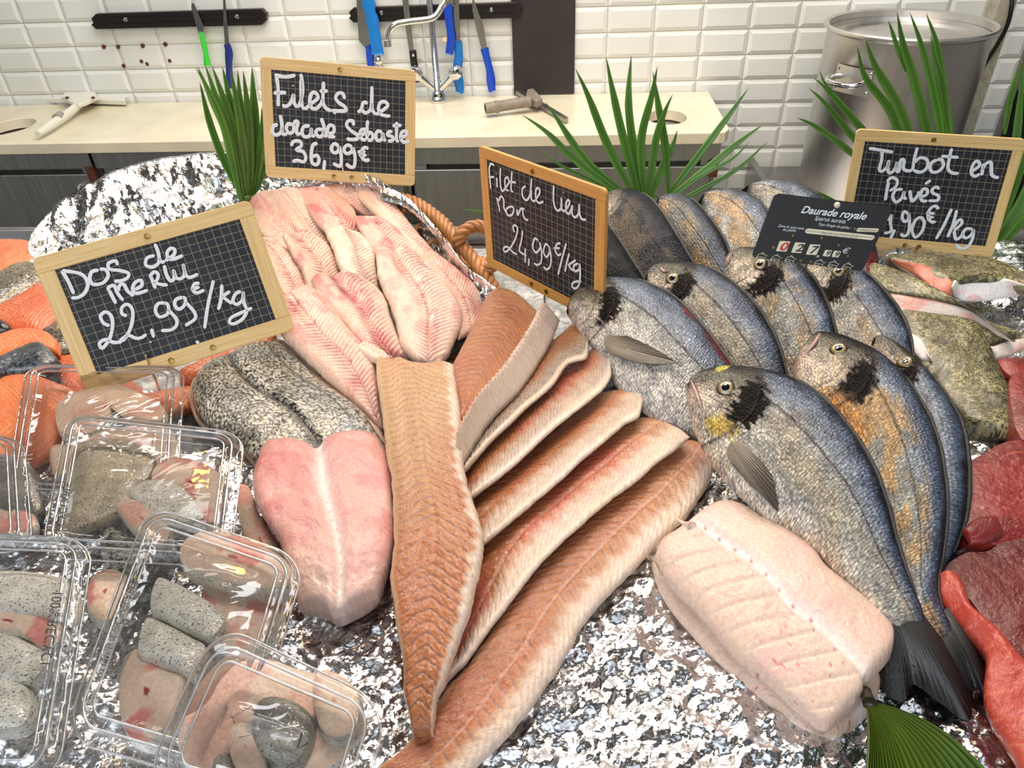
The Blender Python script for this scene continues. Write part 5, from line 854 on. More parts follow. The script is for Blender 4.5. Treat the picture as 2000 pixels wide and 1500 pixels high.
def stroke_mesh(pl, strokes, w, off):
    V = []; F = []; n0 = 0
    for st in strokes:
        P = np.array([pl.px(x, y, off) for x, y in st])
        if len(P) == 1: P = np.vstack([P, P + pl.n * 0 + (pl.c[1] - pl.c[0]) * .002])
        L = np.linalg.norm(np.diff(P, axis=0), axis=1).sum(); P = spline(P, int(max(5, L / .0009))); T = np.gradient(P, axis=0); T /= np.linalg.norm(T, axis=1)[:, None] + 1e-12; sd = np.cross(T, pl.n); m = len(P)
        ww = w * (1 + .18 * (vn(np.arange(m) / 7., np.zeros(m), n0 % 50) - .5)); e_ = np.minimum(np.arange(m), np.arange(m)[::-1]) * L / m; ww = ww * np.sqrt(np.clip(1 - (1 - np.clip(e_ / w, 0, 1)) ** 2, .12, 1))
        for k, (a, h) in enumerate(((-1, 0), (-.7, .00035), (.7, .00035), (1, 0))): V.append(P + sd * (a * ww)[:, None] + pl.n * h)
        idx = np.arange(4 * m).reshape(4, m) + n0
        F += [[idx[r, i], idx[r, i + 1], idx[r + 1, i + 1], idx[r + 1, i]] for r in range(3) for i in range(m - 1)] + [list(idx[:, 0])[::-1], list(idx[:, -1])]; n0 += 4 * m
    return np.vstack(V), F
def price_board(label, corners, P, scale, fx, fy, cols, rows, strokes, tf, wst, rivets, wood, pin, seed):
    pl = Plane(corners, P, scale); b = pl.at(.5, 1.0) - np.array([0, 0, .05]); root = thing('price_board', b, label, 'price sign', 'slate price boards in wooden frames'); th = .0045
    r = .030; cr = []
    def arc(cx, cy, a0, a1): return [(cx + r * math.cos(a), cy + r * pl.w / pl.h * math.sin(a)) for a in np.linspace(a0, a1, 8)]
    ry = r * pl.w / pl.h; pi = math.pi
    top = arc(r, ry, pi, 1.5 * pi) + arc(1 - r, ry, 1.5 * pi, 2 * pi) + [(1, fy), (0, fy)]; bot = [(0, 1 - fy), (1, 1 - fy)] + arc(1 - r, 1 - ry, 0, .5 * pi) + arc(r, 1 - ry, .5 * pi, pi)
    for k, poly in enumerate((top, bot, [(0, fy), (fx, fy), (fx, 1 - fy), (0, 1 - fy)], [(1 - fx, fy), (1, fy), (1, 1 - fy), (1 - fx, 1 - fy)])):
        A = np.array([pl.at(u, v, 0) for u, v in poly]); n = len(A); V = np.vstack([A, A - pl.n * th]); F = [list(range(n)), list(range(n, 2 * n))[::-1]] + [[i, n + i, n + (i + 1) % n, (i + 1) % n] for i in range(n)]
        uv = np.array([(u * pl.w, v * pl.h) if k < 2 else (v * pl.h + 1, u * pl.w) for u, v in poly] * 2) + seed * .31; o = mk('frame_rail', V, F, wood, root, False, uv=uv)
        m = o.modifiers.new('b', 'BEVEL'); m.width = .0006; m.segments = 2; m.limit_method = 'ANGLE'
    q = [(fx * .97, fy * .97), (1 - fx * .97, fy * .97), (1 - fx * .97, 1 - fy * .97), (fx * .97, 1 - fy * .97)]; N_ = 12; g = [[(q[0][0] + (q[1][0] - q[0][0]) * i / N_, q[0][1] + (q[3][1] - q[0][1]) * j / N_) for j in range(N_ + 1)] for i in range(N_ + 1)]
    V = np.array([[pl.at(u, v, -.0010) for u, v in row] for row in g]); uv = np.array([[(i / N_ * cols + .5, j / N_ * rows + .5) for j in range(N_ + 1)] for i in range(N_ + 1)]); Vb = np.array([[pl.at(u, v, -.0035) for u, v in row] for row in g])
    mk('slate_panel', np.vstack([V.reshape(-1, 3), Vb.reshape(-1, 3)]), np.vstack([gridf(13, 13), gridf(13, 13)[:, ::-1] + 169]), board, root, False, uv=np.vstack([uv.reshape(-1, 2)] * 2))
    V, F = stroke_mesh(pl, [[(tf[0] + x * tf[2], tf[1] + y * tf[2]) for x, y in s] for s in strokes], wst, .0002); mk('handwriting', V, F, white_paint, root, False)
    for u, v in rivets: MB().lathe([(.0004, .0010), (.0018, .0009), (.0028, .0012), (.0030, 0)], pl.at(u, v, 0), pl.n, 14).build('rivet', brass, root, True)
    a = pl.at(pin, .97, -.004); MB().tube([a + np.array([0, 0, .02]), a, a - np.array([0, 0, min(.075, max(.01, a[2] - 1.084))])], .0012, 8).build('skewer', chrome, root, True)
    return root
S_SEB = [[(200, 260), (320, 280), (430, 262)], [(222, 270), (240, 400), (242, 600)], [(190, 455), (330, 450)], [(398, 368), (404, 380)], [(285, 580), (320, 600), (370, 570), (400, 500), (408, 460)], [(408, 460), (415, 560), (450, 615)], [(450, 615), (480, 560), (505, 450), (500, 330), (485, 245)], [(490, 300), (492, 480), (500, 590), (530, 635)],
 [(530, 635), (600, 570), (672, 510), (650, 455), (605, 460), (583, 540), (600, 610), (650, 625), (700, 580), (725, 520)], [(735, 330), (728, 450), (730, 560), (760, 620), (820, 650)], [(690, 435), (780, 432)], [(965, 520), (940, 460), (890, 460), (865, 510), (900, 560), (960, 600), (975, 645), (900, 650), (820, 645)], [(845, 680), (865, 655)],
 [(1215, 565), (1165, 560), (1140, 640), (1100, 660)], [(1150, 640), (1190, 670), (1240, 640), (1255, 560), (1258, 380)], [(1255, 560), (1265, 640), (1300, 690)], [(1300, 690), (1380, 640), (1430, 590), (1400, 550), (1350, 560), (1330, 620), (1350, 680), (1400, 700), (1460, 705)],
 [(240, 795), (190, 815), (182, 880), (220, 910), (270, 880), (282, 800), (262, 690)], [(278, 820), (290, 890), (310, 905), (340, 890)], [(400, 800), (350, 790), (330, 840), (360, 890), (405, 870), (410, 810), (400, 795)], [(405, 800), (430, 760), (457, 775), (440, 850), (450, 900), (490, 890)], [(585, 810), (520, 820), (500, 880), (530, 930), (590, 910), (602, 830)], [(602, 830), (602, 900), (640, 930)],
 [(725, 850), (670, 850), (650, 890), (690, 930), (730, 900), (737, 820), (708, 725)], [(737, 850), (742, 910), (770, 930)], [(770, 905), (840, 880), (845, 820), (800, 805), (775, 860), (790, 920), (860, 930)],
 [(1060, 810), (1050, 760), (1000, 760), (985, 810), (1040, 870), (1100, 910), (1100, 950), (1040, 960), (980, 950)], [(1110, 930), (1180, 890), (1180, 850), (1140, 860), (1130, 920), (1160, 960), (1200, 960)], [(1212, 750), (1205, 850), (1205, 960)], [(1205, 920), (1240, 880), (1270, 920), (1250, 965), (1210, 965)], [(1370, 880), (1320, 870), (1300, 920), (1320, 970), (1370, 950), (1377, 880)], [(1377, 880), (1385, 950), (1410, 975)],
 [(1480, 870), (1440, 880), (1430, 910), (1480, 930), (1480, 970), (1430, 975)], [(1527, 765), (1525, 870), (1525, 960), (1550, 985)], [(1480, 810), (1580, 805)], [(1560, 950), (1630, 910), (1625, 870), (1585, 880), (1570, 940), (1600, 985), (1665, 985)],
 [(380, 1030), (410, 980), (480, 980), (490, 1030), (440, 1070), (510, 1090), (540, 1150), (520, 1200), (450, 1185), (395, 1200)], [(670, 1000), (620, 1020), (600, 1120), (610, 1210), (660, 1230), (685, 1180), (660, 1130), (610, 1150)], [(747, 1180), (735, 1290)], [(900, 1030), (850, 1005), (820, 1050), (840, 1100), (890, 1090), (905, 1030)], [(905, 1030), (925, 1140), (920, 1240), (880, 1240), (835, 1215)],
 [(1045, 1040), (990, 1020), (955, 1065), (980, 1110), (1035, 1095), (1050, 1040)], [(1050, 1040), (1075, 1150), (1065, 1250), (1020, 1255), (975, 1220)], [(1220, 1060), (1180, 1045), (1150, 1080), (1150, 1150), (1190, 1185), (1235, 1175)], [(1100, 1095), (1190, 1090)], [(1115, 1130), (1200, 1130)]]
S_MER = [[(262, 548), (310, 630), (350, 720)], [(262, 550), (400, 575), (450, 640), (430, 710), (380, 745), (330, 748)], [(530, 545), (480, 560), (465, 610), (490, 650), (560, 640), (598, 590), (580, 545), (535, 540)], [(668, 512), (650, 480), (600, 500), (610, 540), (680, 550), (745, 570), (735, 605), (690, 625), (640, 628)],
 [(935, 440), (880, 460), (870, 510), (920, 525), (965, 490), (960, 420), (935, 355)], [(965, 460), (985, 490), (1010, 480)], [(1010, 480), (1070, 440), (1080, 400), (1050, 390), (1025, 420), (1035, 465), (1080, 465), (1140, 440)], [(603, 690), (655, 790)], [(605, 700), (600, 675), (640, 660), (670, 720), (708, 768)], [(670, 700), (680, 660), (710, 650), (740, 700), (785, 735)],
 [(790, 690), (840, 660), (835, 620), (790, 640), (775, 690), (800, 715), (850, 705), (885, 690)], [(905, 590), (940, 680)], [(895, 600), (930, 560), (960, 580), (950, 620), (925, 635)], [(925, 635), (975, 650), (1030, 655)], [(1003, 510), (1020, 580), (1050, 625), (1078, 600), (1068, 540)], [(1070, 545), (1090, 600), (1120, 610), (1150, 580), (1140, 500)], [(1140, 505), (1160, 580), (1190, 600), (1250, 575)],
 [(610, 950), (565, 930), (543, 880), (580, 850), (620, 880), (630, 950), (610, 1040), (570, 1100), (548, 1110), (536, 1075), (580, 1050), (640, 1070), (700, 1065)], [(735, 880), (697, 860), (700, 815), (740, 795), (775, 840), (770, 930), (740, 1010), (700, 1065)], [(680, 1060), (740, 1020), (800, 1040), (840, 1035), (875, 1010)], [(910, 970), (928, 1035)], [(900, 1068), (910, 1064)],
 [(1015, 785), (960, 790), (940, 840), (970, 885), (1030, 860), (1030, 800), (1000, 780)], [(1030, 830), (1090, 900), (1090, 950), (1050, 980), (980, 985)], [(1140, 742), (1090, 760), (1080, 800), (1110, 830), (1150, 800), (1155, 755), (1130, 740)], [(1155, 775), (1220, 850), (1225, 900), (1155, 950)], [(1260, 640), (1220, 650), (1210, 690), (1240, 712), (1295, 690)], [(1195, 690), (1260, 668)], [(1360, 620), (1320, 800), (1295, 970)],
 [(1420, 650), (1415, 750), (1395, 835)], [(1480, 700), (1420, 740)], [(1420, 735), (1480, 780), (1500, 780)], [(1560, 700), (1520, 720), (1500, 770), (1530, 795), (1570, 760), (1575, 700)], [(1575, 700), (1580, 780), (1600, 840), (1570, 900), (1510, 935), (1475, 925), (1490, 890), (1550, 860), (1640, 820)], [(1230, 1065), (1250, 1070), (1240, 1080)]]
S_LIE = [[(185, 215), (160, 203), (145, 240), (150, 320), (158, 400)], [(140, 310), (185, 305)], [(205, 310), (208, 390)], [(200, 280), (203, 286)], [(235, 235), (232, 340), (245, 415), (265, 405), (300, 350), (290, 310), (270, 330), (275, 400), (300, 415)], [(325, 260), (320, 350), (320, 415), (335, 420)], [(300, 345), (358, 350)], [(435, 380), (408, 400), (410, 460), (440, 490), (470, 440), (480, 320)], [(478, 400), (480, 480), (505, 495), (545, 430), (535, 395), (515, 410), (515, 480), (540, 512), (575, 500)],
 [(655, 370), (655, 500), (680, 570), (715, 550), (715, 470)], [(715, 500), (715, 550), (740, 575), (780, 520), (775, 490), (755, 510), (755, 580), (780, 595), (803, 530)], [(735, 425), (738, 430)], [(805, 530), (800, 590), (820, 625), (850, 600), (857, 520)], [(857, 520), (862, 600), (880, 640), (912, 645)], [(205, 470), (220, 530), (228, 580)], [(215, 500), (240, 460), (260, 490), (262, 550), (280, 590)], [(310, 540), (280, 565), (295, 610), (330, 600), (337, 550), (308, 540)], [(365, 560), (370, 610), (395, 560), (425, 560)], [(360, 488), (363, 493)], [(410, 560), (415, 610), (430, 640), (455, 648)],
 [(345, 745), (333, 705), (350, 688), (370, 720), (350, 800), (310, 870), (270, 900), (260, 870), (290, 860), (330, 900), (365, 920)], [(410, 730), (400, 810), (385, 890), (440, 930)], [(430, 870), (430, 985)], [(460, 950), (458, 1010)], [(535, 810), (505, 795), (490, 860), (515, 905), (547, 870), (545, 820)], [(547, 830), (560, 900), (555, 980), (525, 1003), (500, 988)], [(615, 850), (590, 840), (575, 900), (600, 940), (622, 900), (620, 850)], [(622, 860), (635, 950), (625, 1020), (595, 1037), (575, 1015)],
 [(710, 830), (680, 840), (668, 890), (690, 925), (715, 915)], [(655, 870), (705, 870)], [(755, 830), (720, 960), (690, 1080)], [(780, 910), (760, 980), (745, 1055)], [(830, 965), (770, 1005)], [(770, 1000), (800, 1040), (830, 1050)], [(850, 990), (815, 1010), (820, 1050), (855, 1040), (862, 990)], [(862, 990), (865, 1080), (855, 1160), (825, 1190), (800, 1170), (815, 1140), (875, 1132)]]
S_TUR = [[(315, 275), (440, 295), (580, 318)], [(460, 300), (455, 400), (430, 500), (460, 525), (520, 470), (535, 400)], [(530, 410), (520, 500), (545, 545), (600, 500), (622, 420)], [(620, 420), (612, 500), (640, 530), (660, 420), (680, 395), (700, 420), (690, 490), (730, 520), (790, 515)], [(843, 265), (812, 380), (790, 520)], [(810, 430), (870, 380), (945, 400), (950, 480), (880, 535), (800, 515)], [(1060, 400), (1000, 430), (980, 490), (1010, 535), (1080, 520), (1125, 460), (1105, 400), (1050, 400)],
 [(1215, 275), (1190, 380), (1175, 490), (1215, 540), (1290, 550)], [(1100, 360), (1290, 375)], [(1430, 530), (1510, 470), (1510, 425), (1470, 420), (1435, 480), (1430, 550), (1470, 580), (1520, 550)], [(1560, 440), (1540, 570)], [(1545, 510), (1590, 440), (1640, 430), (1645, 500), (1655, 570), (1725, 600)], [(530, 640), (510, 740), (495, 840)], [(510, 640), (560, 595), (622, 620), (610, 690), (540, 740)],
 [(685, 720), (610, 730), (575, 800), (610, 860), (670, 820), (700, 740)], [(700, 740), (695, 800), (725, 830)], [(760, 730), (770, 800), (790, 850), (850, 780), (855, 740)], [(860, 810), (940, 780), (950, 730), (910, 715), (880, 770), (890, 840), (950, 850)], [(925, 665), (990, 620)], [(1080, 720), (1050, 695), (1005, 720), (1010, 760), (1070, 790), (1060, 840), (960, 845)],
 [(560, 990), (550, 1080), (560, 1160), (530, 1190), (480, 1195)], [(560, 990), (520, 1060)], [(597, 1155), (550, 1260)], [(745, 990), (700, 960), (678, 1020), (700, 1070), (742, 1050), (750, 980)], [(750, 980), (757, 1120), (735, 1210), (690, 1225), (660, 1200)], [(880, 1015), (820, 1060), (785, 1160), (820, 1240), (890, 1180), (917, 1080), (880, 1015)],
 [(1075, 935), (1030, 900), (970, 950), (960, 1030), (1000, 1075), (1045, 1070)], [(935, 975), (1030, 985)], [(950, 1020), (1020, 1025)], [(1215, 930), (1130, 1110), (1045, 1260)], [(1270, 945), (1230, 1100), (1170, 1240)], [(1220, 1150), (1300, 1050), (1325, 1090), (1240, 1170)], [(1240, 1170), (1260, 1260), (1320, 1230), (1330, 1190)], [(1440, 1150), (1370, 1150), (1335, 1210), (1370, 1250), (1430, 1210), (1452, 1150)], [(1452, 1150), (1440, 1260), (1380, 1350), (1300, 1355), (1262, 1315)]]
price_board('top slate price board reading Filets de dorade Sebaste 36,99 €', [(507, 110), (812, 137), (810, 364), (519, 346)], [(-.322, 1.071, 1.334), (-.115, 1.093, 1.303), (-.13, 1.043, 1.154), (-.336, 1.022, 1.185)], 1.0, .068, .098, 20.5, 14.3, S_SEB, (500, 100, .18), .0024, [(.505, .05), (.45, .955), (.57, .955)], woodf, .52, 1)
price_board('scratched slate price board reading Dos de merlu 22,99 €/kg, leaning over the salmon', [(60, 505), (487, 390), (577, 643), (170, 772)], [(-.456, .65, 1.249), (-.262, .727, 1.268), (-.227, .667, 1.146), (-.422, .59, 1.127)], 1.0, .075, .115, 21, 13.5, S_MER, (50, 380, .27), .0017, [(.5, .06), (.40, .945), (.6, .945)], woodf, .3, 2)
price_board('slate price board turned sideways, reading Filet de lieu noir 24,99 €/kg', [(934, 284), (1183, 371), (1176, 637), (951, 518)], [(-.027, .845, 1.274), (.098, .677, 1.281), (.1, .672, 1.13), (-.025, .841, 1.123)], 1.0, .068, .085, 20, 16, S_LIE, (920, 270, .2467), .0013, [(.47, .05), (.43, .955), (.56, .955)], woodo, .52, 3)
price_board('slate price board reading Turbot en Pavés, behind the black card', [(1674, 252), (2006, 272), (1938, 503), (1635, 476)], [(.487, 1.002, 1.223), (.69, .948, 1.217), (.695, .935, 1.052), (.492, .989, 1.058)], .90, .062, .095, 21, 13.5, S_TUR, (1640, 240, .18), .0019, [(.47, .05), (.44, .96), (.53, .96)], woodf, .5, 4)
# ---- black plastic price card
pl = Plane([(1514, 377), (1746, 404), (1684, 530), (1468, 502)], [(.314, .801, 1.22), (.441, .777, 1.205), (.414, .75, 1.14), (.287, .773, 1.154)], .90)
cd = thing('price_card', pl.at(.5, 1.0) - np.array([0, 0, .03]), 'small black plastic price card reading Daurade royale 27,99 €, leaning on the breams', 'price sign')
def rrect(u0, v0, u1, v1, r, asp): return [(cx + r * math.cos(a), cy + r * asp * math.sin(a)) for cx, cy, a0 in ((u0 + r, v0 + r * asp, math.pi), (u1 - r, v0 + r * asp, 1.5 * math.pi), (u1 - r, v1 - r * asp, 0), (u0 + r, v1 - r * asp, .5 * math.pi)) for a in np.linspace(a0, a0 + math.pi / 2, 7)]
asp = pl.w / pl.h
def plate(name, poly, off, th, mat, par): A = np.array([pl.at(u, v, off) for u, v in poly]); return MB().prism(A, -pl.n * th).build(name, mat, par)
plate('card', rrect(0, 0, 1, 1, .04, asp), 0, .0022, cardblk, cd)
cx0, cy0, ck = 1450, 340, .18667
Hi = np.linalg.inv(pl.H)
def uvp(x, y): q = Hi @ np.array([cx0 + x * ck, cy0 + y * ck, 1]); return q[0] / q[2], q[1] / q[2]
def text(s, name, x0, y0, x1, y1, size, mat, par, plq=None, shear=.2, off=.0004, bold=0):
    # baseline runs from crop point 0 to 1; size is the cap height in v units
    tcu = bpy.data.curves.new('t', 'FONT'); tcu.body = s; tcu.size = 1; tcu.shear = shear; tcu.offset = bold; o = bpy.data.objects.new('t', tcu); COL.objects.link(o); dg = bpy.context.evaluated_depsgraph_get(); dg.update()
    me = bpy.data.meshes.new_from_object(o.evaluated_get(dg)); bpy.data.objects.remove(o)
    V = np.array([v.co[:2] for v in me.vertices]); F = [list(p.vertices) for p in me.polygons]; w = V[:, 0].max() - V[:, 0].min(); V[:, 0] = (V[:, 0] - V[:, 0].min()) / w
    (a, b_), (c, d_) = uvp(x0, y0), uvp(x1, y1); U_ = a + (c - a) * V[:, 0]; W_ = b_ + (d_ - b_) * V[:, 0] - V[:, 1] / .7 * size
    A = pl.at(U_, W_, off); return mk(name, A, F, mat, par, False)
text('Daurade royale', 'card_title', 610, 405, 1285, 478, .105, white_paint, cd, bold=.02); text('Sparus aurata', 'latin_name', 750, 480, 1070, 516, .062, white_paint, cd)
text("Type d'engin de pêche :", 'small_print', 790, 535, 1130, 577, .040, white_paint, cd); text('Zone et sous-zone', 'small_print', 368, 552, 640, 582, .040, white_paint, cd); text('de pêche', 'small_print', 418, 592, 555, 605, .040, white_paint, cd)
def slot(x0, y0, x1, y1, hv, name='label_slot', m=None, r=.02):
    (a, b_), (c, d_) = uvp(x0, y0), uvp(x1, y1); P = rrect(a, 0, c, hv, r, asp); P = [(u, v + b_ + (d_ - b_) * (u - a) / (c - a) - hv / 2) for u, v in P]; return plate(name, P, .0006, .0006, m or paper, cd)
slot(655, 592, 1380, 668, .075, r=.025); slot(1192, 582, 1425, 590, .058, r=.02); text('Pêché en FAO 27.8', 'label_text', 820, 628, 1195, 668, .040, greyink, cd, off=.0009); text('DRAGUE', 'label_text', 1225, 598, 1385, 612, .040, greyink, cd, off=.0009)
def tag(x0, x1, ym, hv, ch, m, mi):
    s_ = slot(x0, ym - 2, x1, ym + 4, hv, 'digit_tile', mi, r=.008)
    (u0_, v0_), (u1_, v1_) = uvp(x0, ym), uvp(x1, ym)
    text(ch, 'digit', x0 + 14, ym + hv * 236, x1 - 14, ym + hv * 236, hv * .72, m, cd, off=.0010, shear=.12, bold=.02) if len(ch) == 1 else None
tag(370, 480, 755, .165, '0', redink, paper); text('kg', 'digit', 385, 792, 440, 797, .035, redink, cd, off=.0010); tag(530, 635, 770, .165, '2', darkink, paper); tag(685, 795, 790, .165, '7', darkink, paper); tag(852, 925, 827, .10, '9', darkink, paper); tag(945, 1018, 836, .10, '9', darkink, paper)
text(',', 'comma', 770, 860, 800, 864, .10, white_paint, cd); text('€', 'euro_sign', 1035, 825, 1110, 832, .085, white_paint, cd)
fs = []
for bx, by in ((140, 880), (290, 900), (440, 912), (745, 950), (890, 965), (1038, 985)):
    for st in ([(0, 0), (25, -35), (65, -48), (100, -30), (128, -22)], [(0, 0), (40, -18), (85, -5), (110, -15)], [(85, -5), (98, 20)], [(55, -46), (75, -60), (95, -32)], [(0, 0), (30, 6), (60, -6)]): fs.append([(cx0 + (bx + a) * ck, cy0 + (by + c) * ck) for a, c in st])
V, F = stroke_mesh(pl, fs, .00022, .0002); mk('fish_emblems', V, F, paper, cd, False)
for x_, y_ in ((525, 645), (320, 768), (825, 667), (1000, 745), (1097, 860), (605, 905), (712, 920), (1170, 573)): MB().lathe([(.0003, .0002), (.0006, .0012), (.0013, .0012), (.0016, 0)], pl.at(*uvp(x_, y_), 0), pl.n, 12).build('eyelet', brass, cd, True)
MB().lathe([(.0003, .0022), (.002, .0018), (.0032, .0004), (.0033, -.0006)], pl.at(*uvp(990, 325), 0), pl.n, 18).build('press_stud', paper, cd, True)
a = pl.at(.5, .9, -.003); MB().tube([a, a - np.array([0, -.002, .05])], .0012, 8).build('skewer', chrome, cd, True)
# ------------------------------------------------------------------ palm fronds
def frond(label, leaves, y0, base, seed, stalk=None, grp='palm fronds stuck in the ice', hw=.62, name='palm_frond'):
    b = MB(); cols = []; uvs = []
    for i, (pts, w) in enumerate(leaves):
        dy = (vn(i * 3.3, 0, seed) - .5) * .06; n = 40; p = spline(np.array(pts, float), n); u = np.linspace(0, 1, n); P = PY(p[:, 0], p[:, 1], y0 + dy * u + .004 * i); T = np.gradient(P, axis=0); T /= np.linalg.norm(T, axis=1)[:, None]
        V_ = CAM - P; sd = np.cross(T, V_); sd /= np.linalg.norm(sd, axis=1)[:, None]; nn = np.cross(sd, T); tw = .5 * (vn(i * 1.7, 5, seed) - .5); sd = sd * math.cos(tw) + nn * math.sin(tw); nn = np.cross(sd, T)
        dd = np.linalg.norm(CAM - P, axis=1); ww = (w / FPX * dd / 2 * np.interp(u, [0, .08, .35, .7, .93, 1], [.45, .62, 1, .82, .28, .03])) * hw; f = .30
        rows = [P + sd * ww[:, None] + nn * (ww * f)[:, None], P + sd * (ww * .5)[:, None] + nn * (ww * f * .55)[:, None], P, P - sd * (ww * .5)[:, None] + nn * (ww * f * .55)[:, None], P - sd * ww[:, None] + nn * (ww * f)[:, None]]
        R5 = np.stack(rows, 1); bk = R5[:, ::-1] - nn[:, None] * .0006; A = np.concatenate([R5, bk], 1); b.add(A, gridf(n, 10, False, True))
        c = mix(C(72, 120, 40), C(104, 158, 62), fbm(u * 3 + i, u * 0 + i, 2, seed))[:, None] * np.array([1.05, .92, .80, 1.0, 1.15, 1.15, 1, .8, .92, 1.05])[None, :, None]; c = mix(c, C(150, 120, 66), (sst(.94, 1, u) * .9)[:, None]); cols.append(c.reshape(-1, 3))
        uvs.append(np.stack([np.repeat(u[:, None] * .3, 10, 1), np.tile(np.array([0, .25, .5, .75, 1, 1, .75, .5, .25, 0]) * .02 + i * .05, (n, 1))], -1).reshape(-1, 2))
    o = mk(name, np.vstack(b.V), b.F, leafm, None, True, np.clip(np.vstack(cols), 0, 1), np.vstack(uvs)); prop(o, label, 'palm leaf', grp)
    if stalk is not None: V, F = tube(stalk, [.005, .004], 8); mk('stalk', V, F, leafm, o, True, np.tile(C(96, 120, 60), (len(V), 1)), V[:, :2])
    return o
bx, by = 482, 392
frond('narrow upright palm frond standing left of the top price board', [([(470, 392), (438, 250), (404, 170), (382, 132)], 22), ([(474, 392), (446, 270), (412, 190), (386, 130)], 24), ([(476, 392), (452, 280), (425, 200), (400, 124)], 24), ([(480, 392), (458, 260), (432, 180), (414, 128)], 26), ([(482, 392), (466, 260), (448, 190), (434, 130)], 26), ([(484, 392), (474, 280), (462, 200), (450, 134)], 24), ([(486, 392), (482, 260), (470, 200), (464, 136)], 24), ([(488, 392), (488, 270), (482, 200), (475, 138)], 24), ([(490, 392), (498, 260), (496, 200), (492, 132)], 30), ([(492, 392), (508, 300), (512, 240), (511, 210)], 22), ([(480, 392), (440, 320), (410, 240), (390, 160)], 22), ([(494, 392), (514, 330), (526, 290), (530, 250)], 18)], 1.015, None, 3, [PY(484, 385, 1.02), PY(486, 440, 1.03)])
frond('wide spread palm frond behind the middle breams, right of the coalfish price board', [([(1240, 400), (1130, 318), (1070, 260), (1020, 224)], 22), ([(1245, 400), (1150, 320), (1080, 220), (1066, 200)], 24), ([(1248, 400), (1190, 290), (1150, 190), (1124, 134)], 26), ([(1252, 400), (1215, 260), (1195, 170), (1184, 112)], 26), ([(1256, 400), (1232, 250), (1228, 180), (1233, 108)], 26), ([(1260, 400), (1252, 280), (1272, 190), (1284, 130)], 26), ([(1264, 400), (1280, 280), (1298, 220), (1314, 184)], 24), ([(1305, 380), (1300, 290), (1285, 200), (1275, 140)], 24), ([(1262, 400), (1292, 330), (1312, 290), (1323, 254)], 24), ([(1290, 400), (1360, 310), (1420, 230), (1462, 172)], 22), ([(1290, 402), (1380, 330), (1440, 280), (1492, 242)], 22), ([(1296, 402), (1360, 350), (1430, 310), (1464, 276)], 12), ([(1300, 404), (1370, 370), (1440, 330), (1500, 276)], 14), ([(1235, 396), (1150, 350), (1090, 320), (1056, 292)], 12), ([(1258, 402), (1230, 300), (1215, 250), (1210, 240)], 14), ([(1300, 392), (1280, 384), (1262, 380), (1250, 384)], 12)], 1.005, None, 5, [PY(1270, 395, 1.0), PY(1272, 440, 1.0)])
frond('palm frond rising behind the turbot price board in front of the stock pot', [([(1700, 330), (1640, 280), (1590, 245), (1557, 230)], 18), ([(1720, 330), (1660, 260), (1610, 200), (1580, 172)], 18), ([(1740, 330), (1680, 250), (1610, 170), (1588, 152)], 18), ([(1742, 330), (1700, 270), (1620, 175), (1600, 138)], 16), ([(1790, 340), (1740, 220), (1690, 150), (1674, 90)], 22), ([(1800, 340), (1760, 220), (1710, 130), (1690, 75)], 26), ([(1832, 340), (1790, 170), (1765, 90), (1752, 24)], 26), ([(1770, 140), (1752, 90), (1742, 60), (1735, 40)], 12), ([(1850, 340), (1825, 190), (1800, 90), (1777, 24)], 20), ([(1868, 340), (1845, 200), (1830, 90), (1809, 26)], 22), ([(1860, 340), (1840, 170), (1825, 110), (1818, 70)], 24), ([(1630, 392), (1596, 378), (1570, 366), (1552, 356)], 14)], .985, None, 7, [PY(1770, 330, .99), PY(1770, 480, .98)])
frond('palm frond at the right edge beside the turbot price board', [([(1930, 500), (1975, 330), (1992, 200), (1998, 118)], 22), ([(1962, 262), (1972, 200), (1985, 150), (1998, 118)], 14), ([(1925, 505), (1990, 400), (2020, 330), (2050, 250)], 22), ([(1928, 508), (1990, 420), (2030, 370), (2070, 300)], 20), ([(1930, 510), (2000, 430), (2050, 380), (2090, 340)], 18), ([(1926, 500), (1975, 380), (2000, 310), (2020, 240)], 22), ([(1930, 512), (2000, 460), (2060, 420), (2100, 390)], 16)], .90, None, 9, [PY(1928, 500, .90), PY(1920, 540, .89)])
frond('single thin palm leaf tip poking out left of the coalfish price board', [([(985, 430), (960, 418), (930, 412), (904, 409)], 9)], .93, None, 10)
# folded fan leaf lying at the bottom right
n_, m_ = 23, 50; ang = np.linspace(0, 1, n_ * 2 + 1); tipx = np.interp(ang, [0, .25, .5, .75, 1], [1672, 1720, 1790, 1880, 1950]); tipy = np.interp(ang, [0, .25, .5, .75, 1], [1640, 1650, 1640, 1590, 1530]); rr = np.linspace(0, 1, m_)
B0 = PW(1692 + 12 * ang, 1372 - 2 * ang, .030); T0 = PW(tipx, tipy, .036); P = B0[None] * (1 - rr)[:, None, None] + T0[None] * rr[:, None, None]; P[..., 2] += (.0045 * (np.arange(n_ * 2 + 1) % 2))[None] * (rr ** .6)[:, None] + .012 * np.sin(np.pi * rr)[:, None]
kk = np.arange(n_ * 2 + 1); c = mix(C(64, 92, 28), C(98, 122, 44), (kk % 2)[None] * np.ones((m_, 1))); c = mix(c, C(60, 80, 30), .4 * fbm(rr[:, None] * 4, kk[None] * .3, 2, 3))
V = np.concatenate([P, P[:, ::-1] - np.array([0, 0, .0008])], 1); cc = np.concatenate([c, c[:, ::-1]], 1); uv = np.stack([np.repeat(rr[:, None] * .2, V.shape[1], 1), np.tile(np.r_[kk, kk[::-1]] * .004, (m_, 1))], -1)
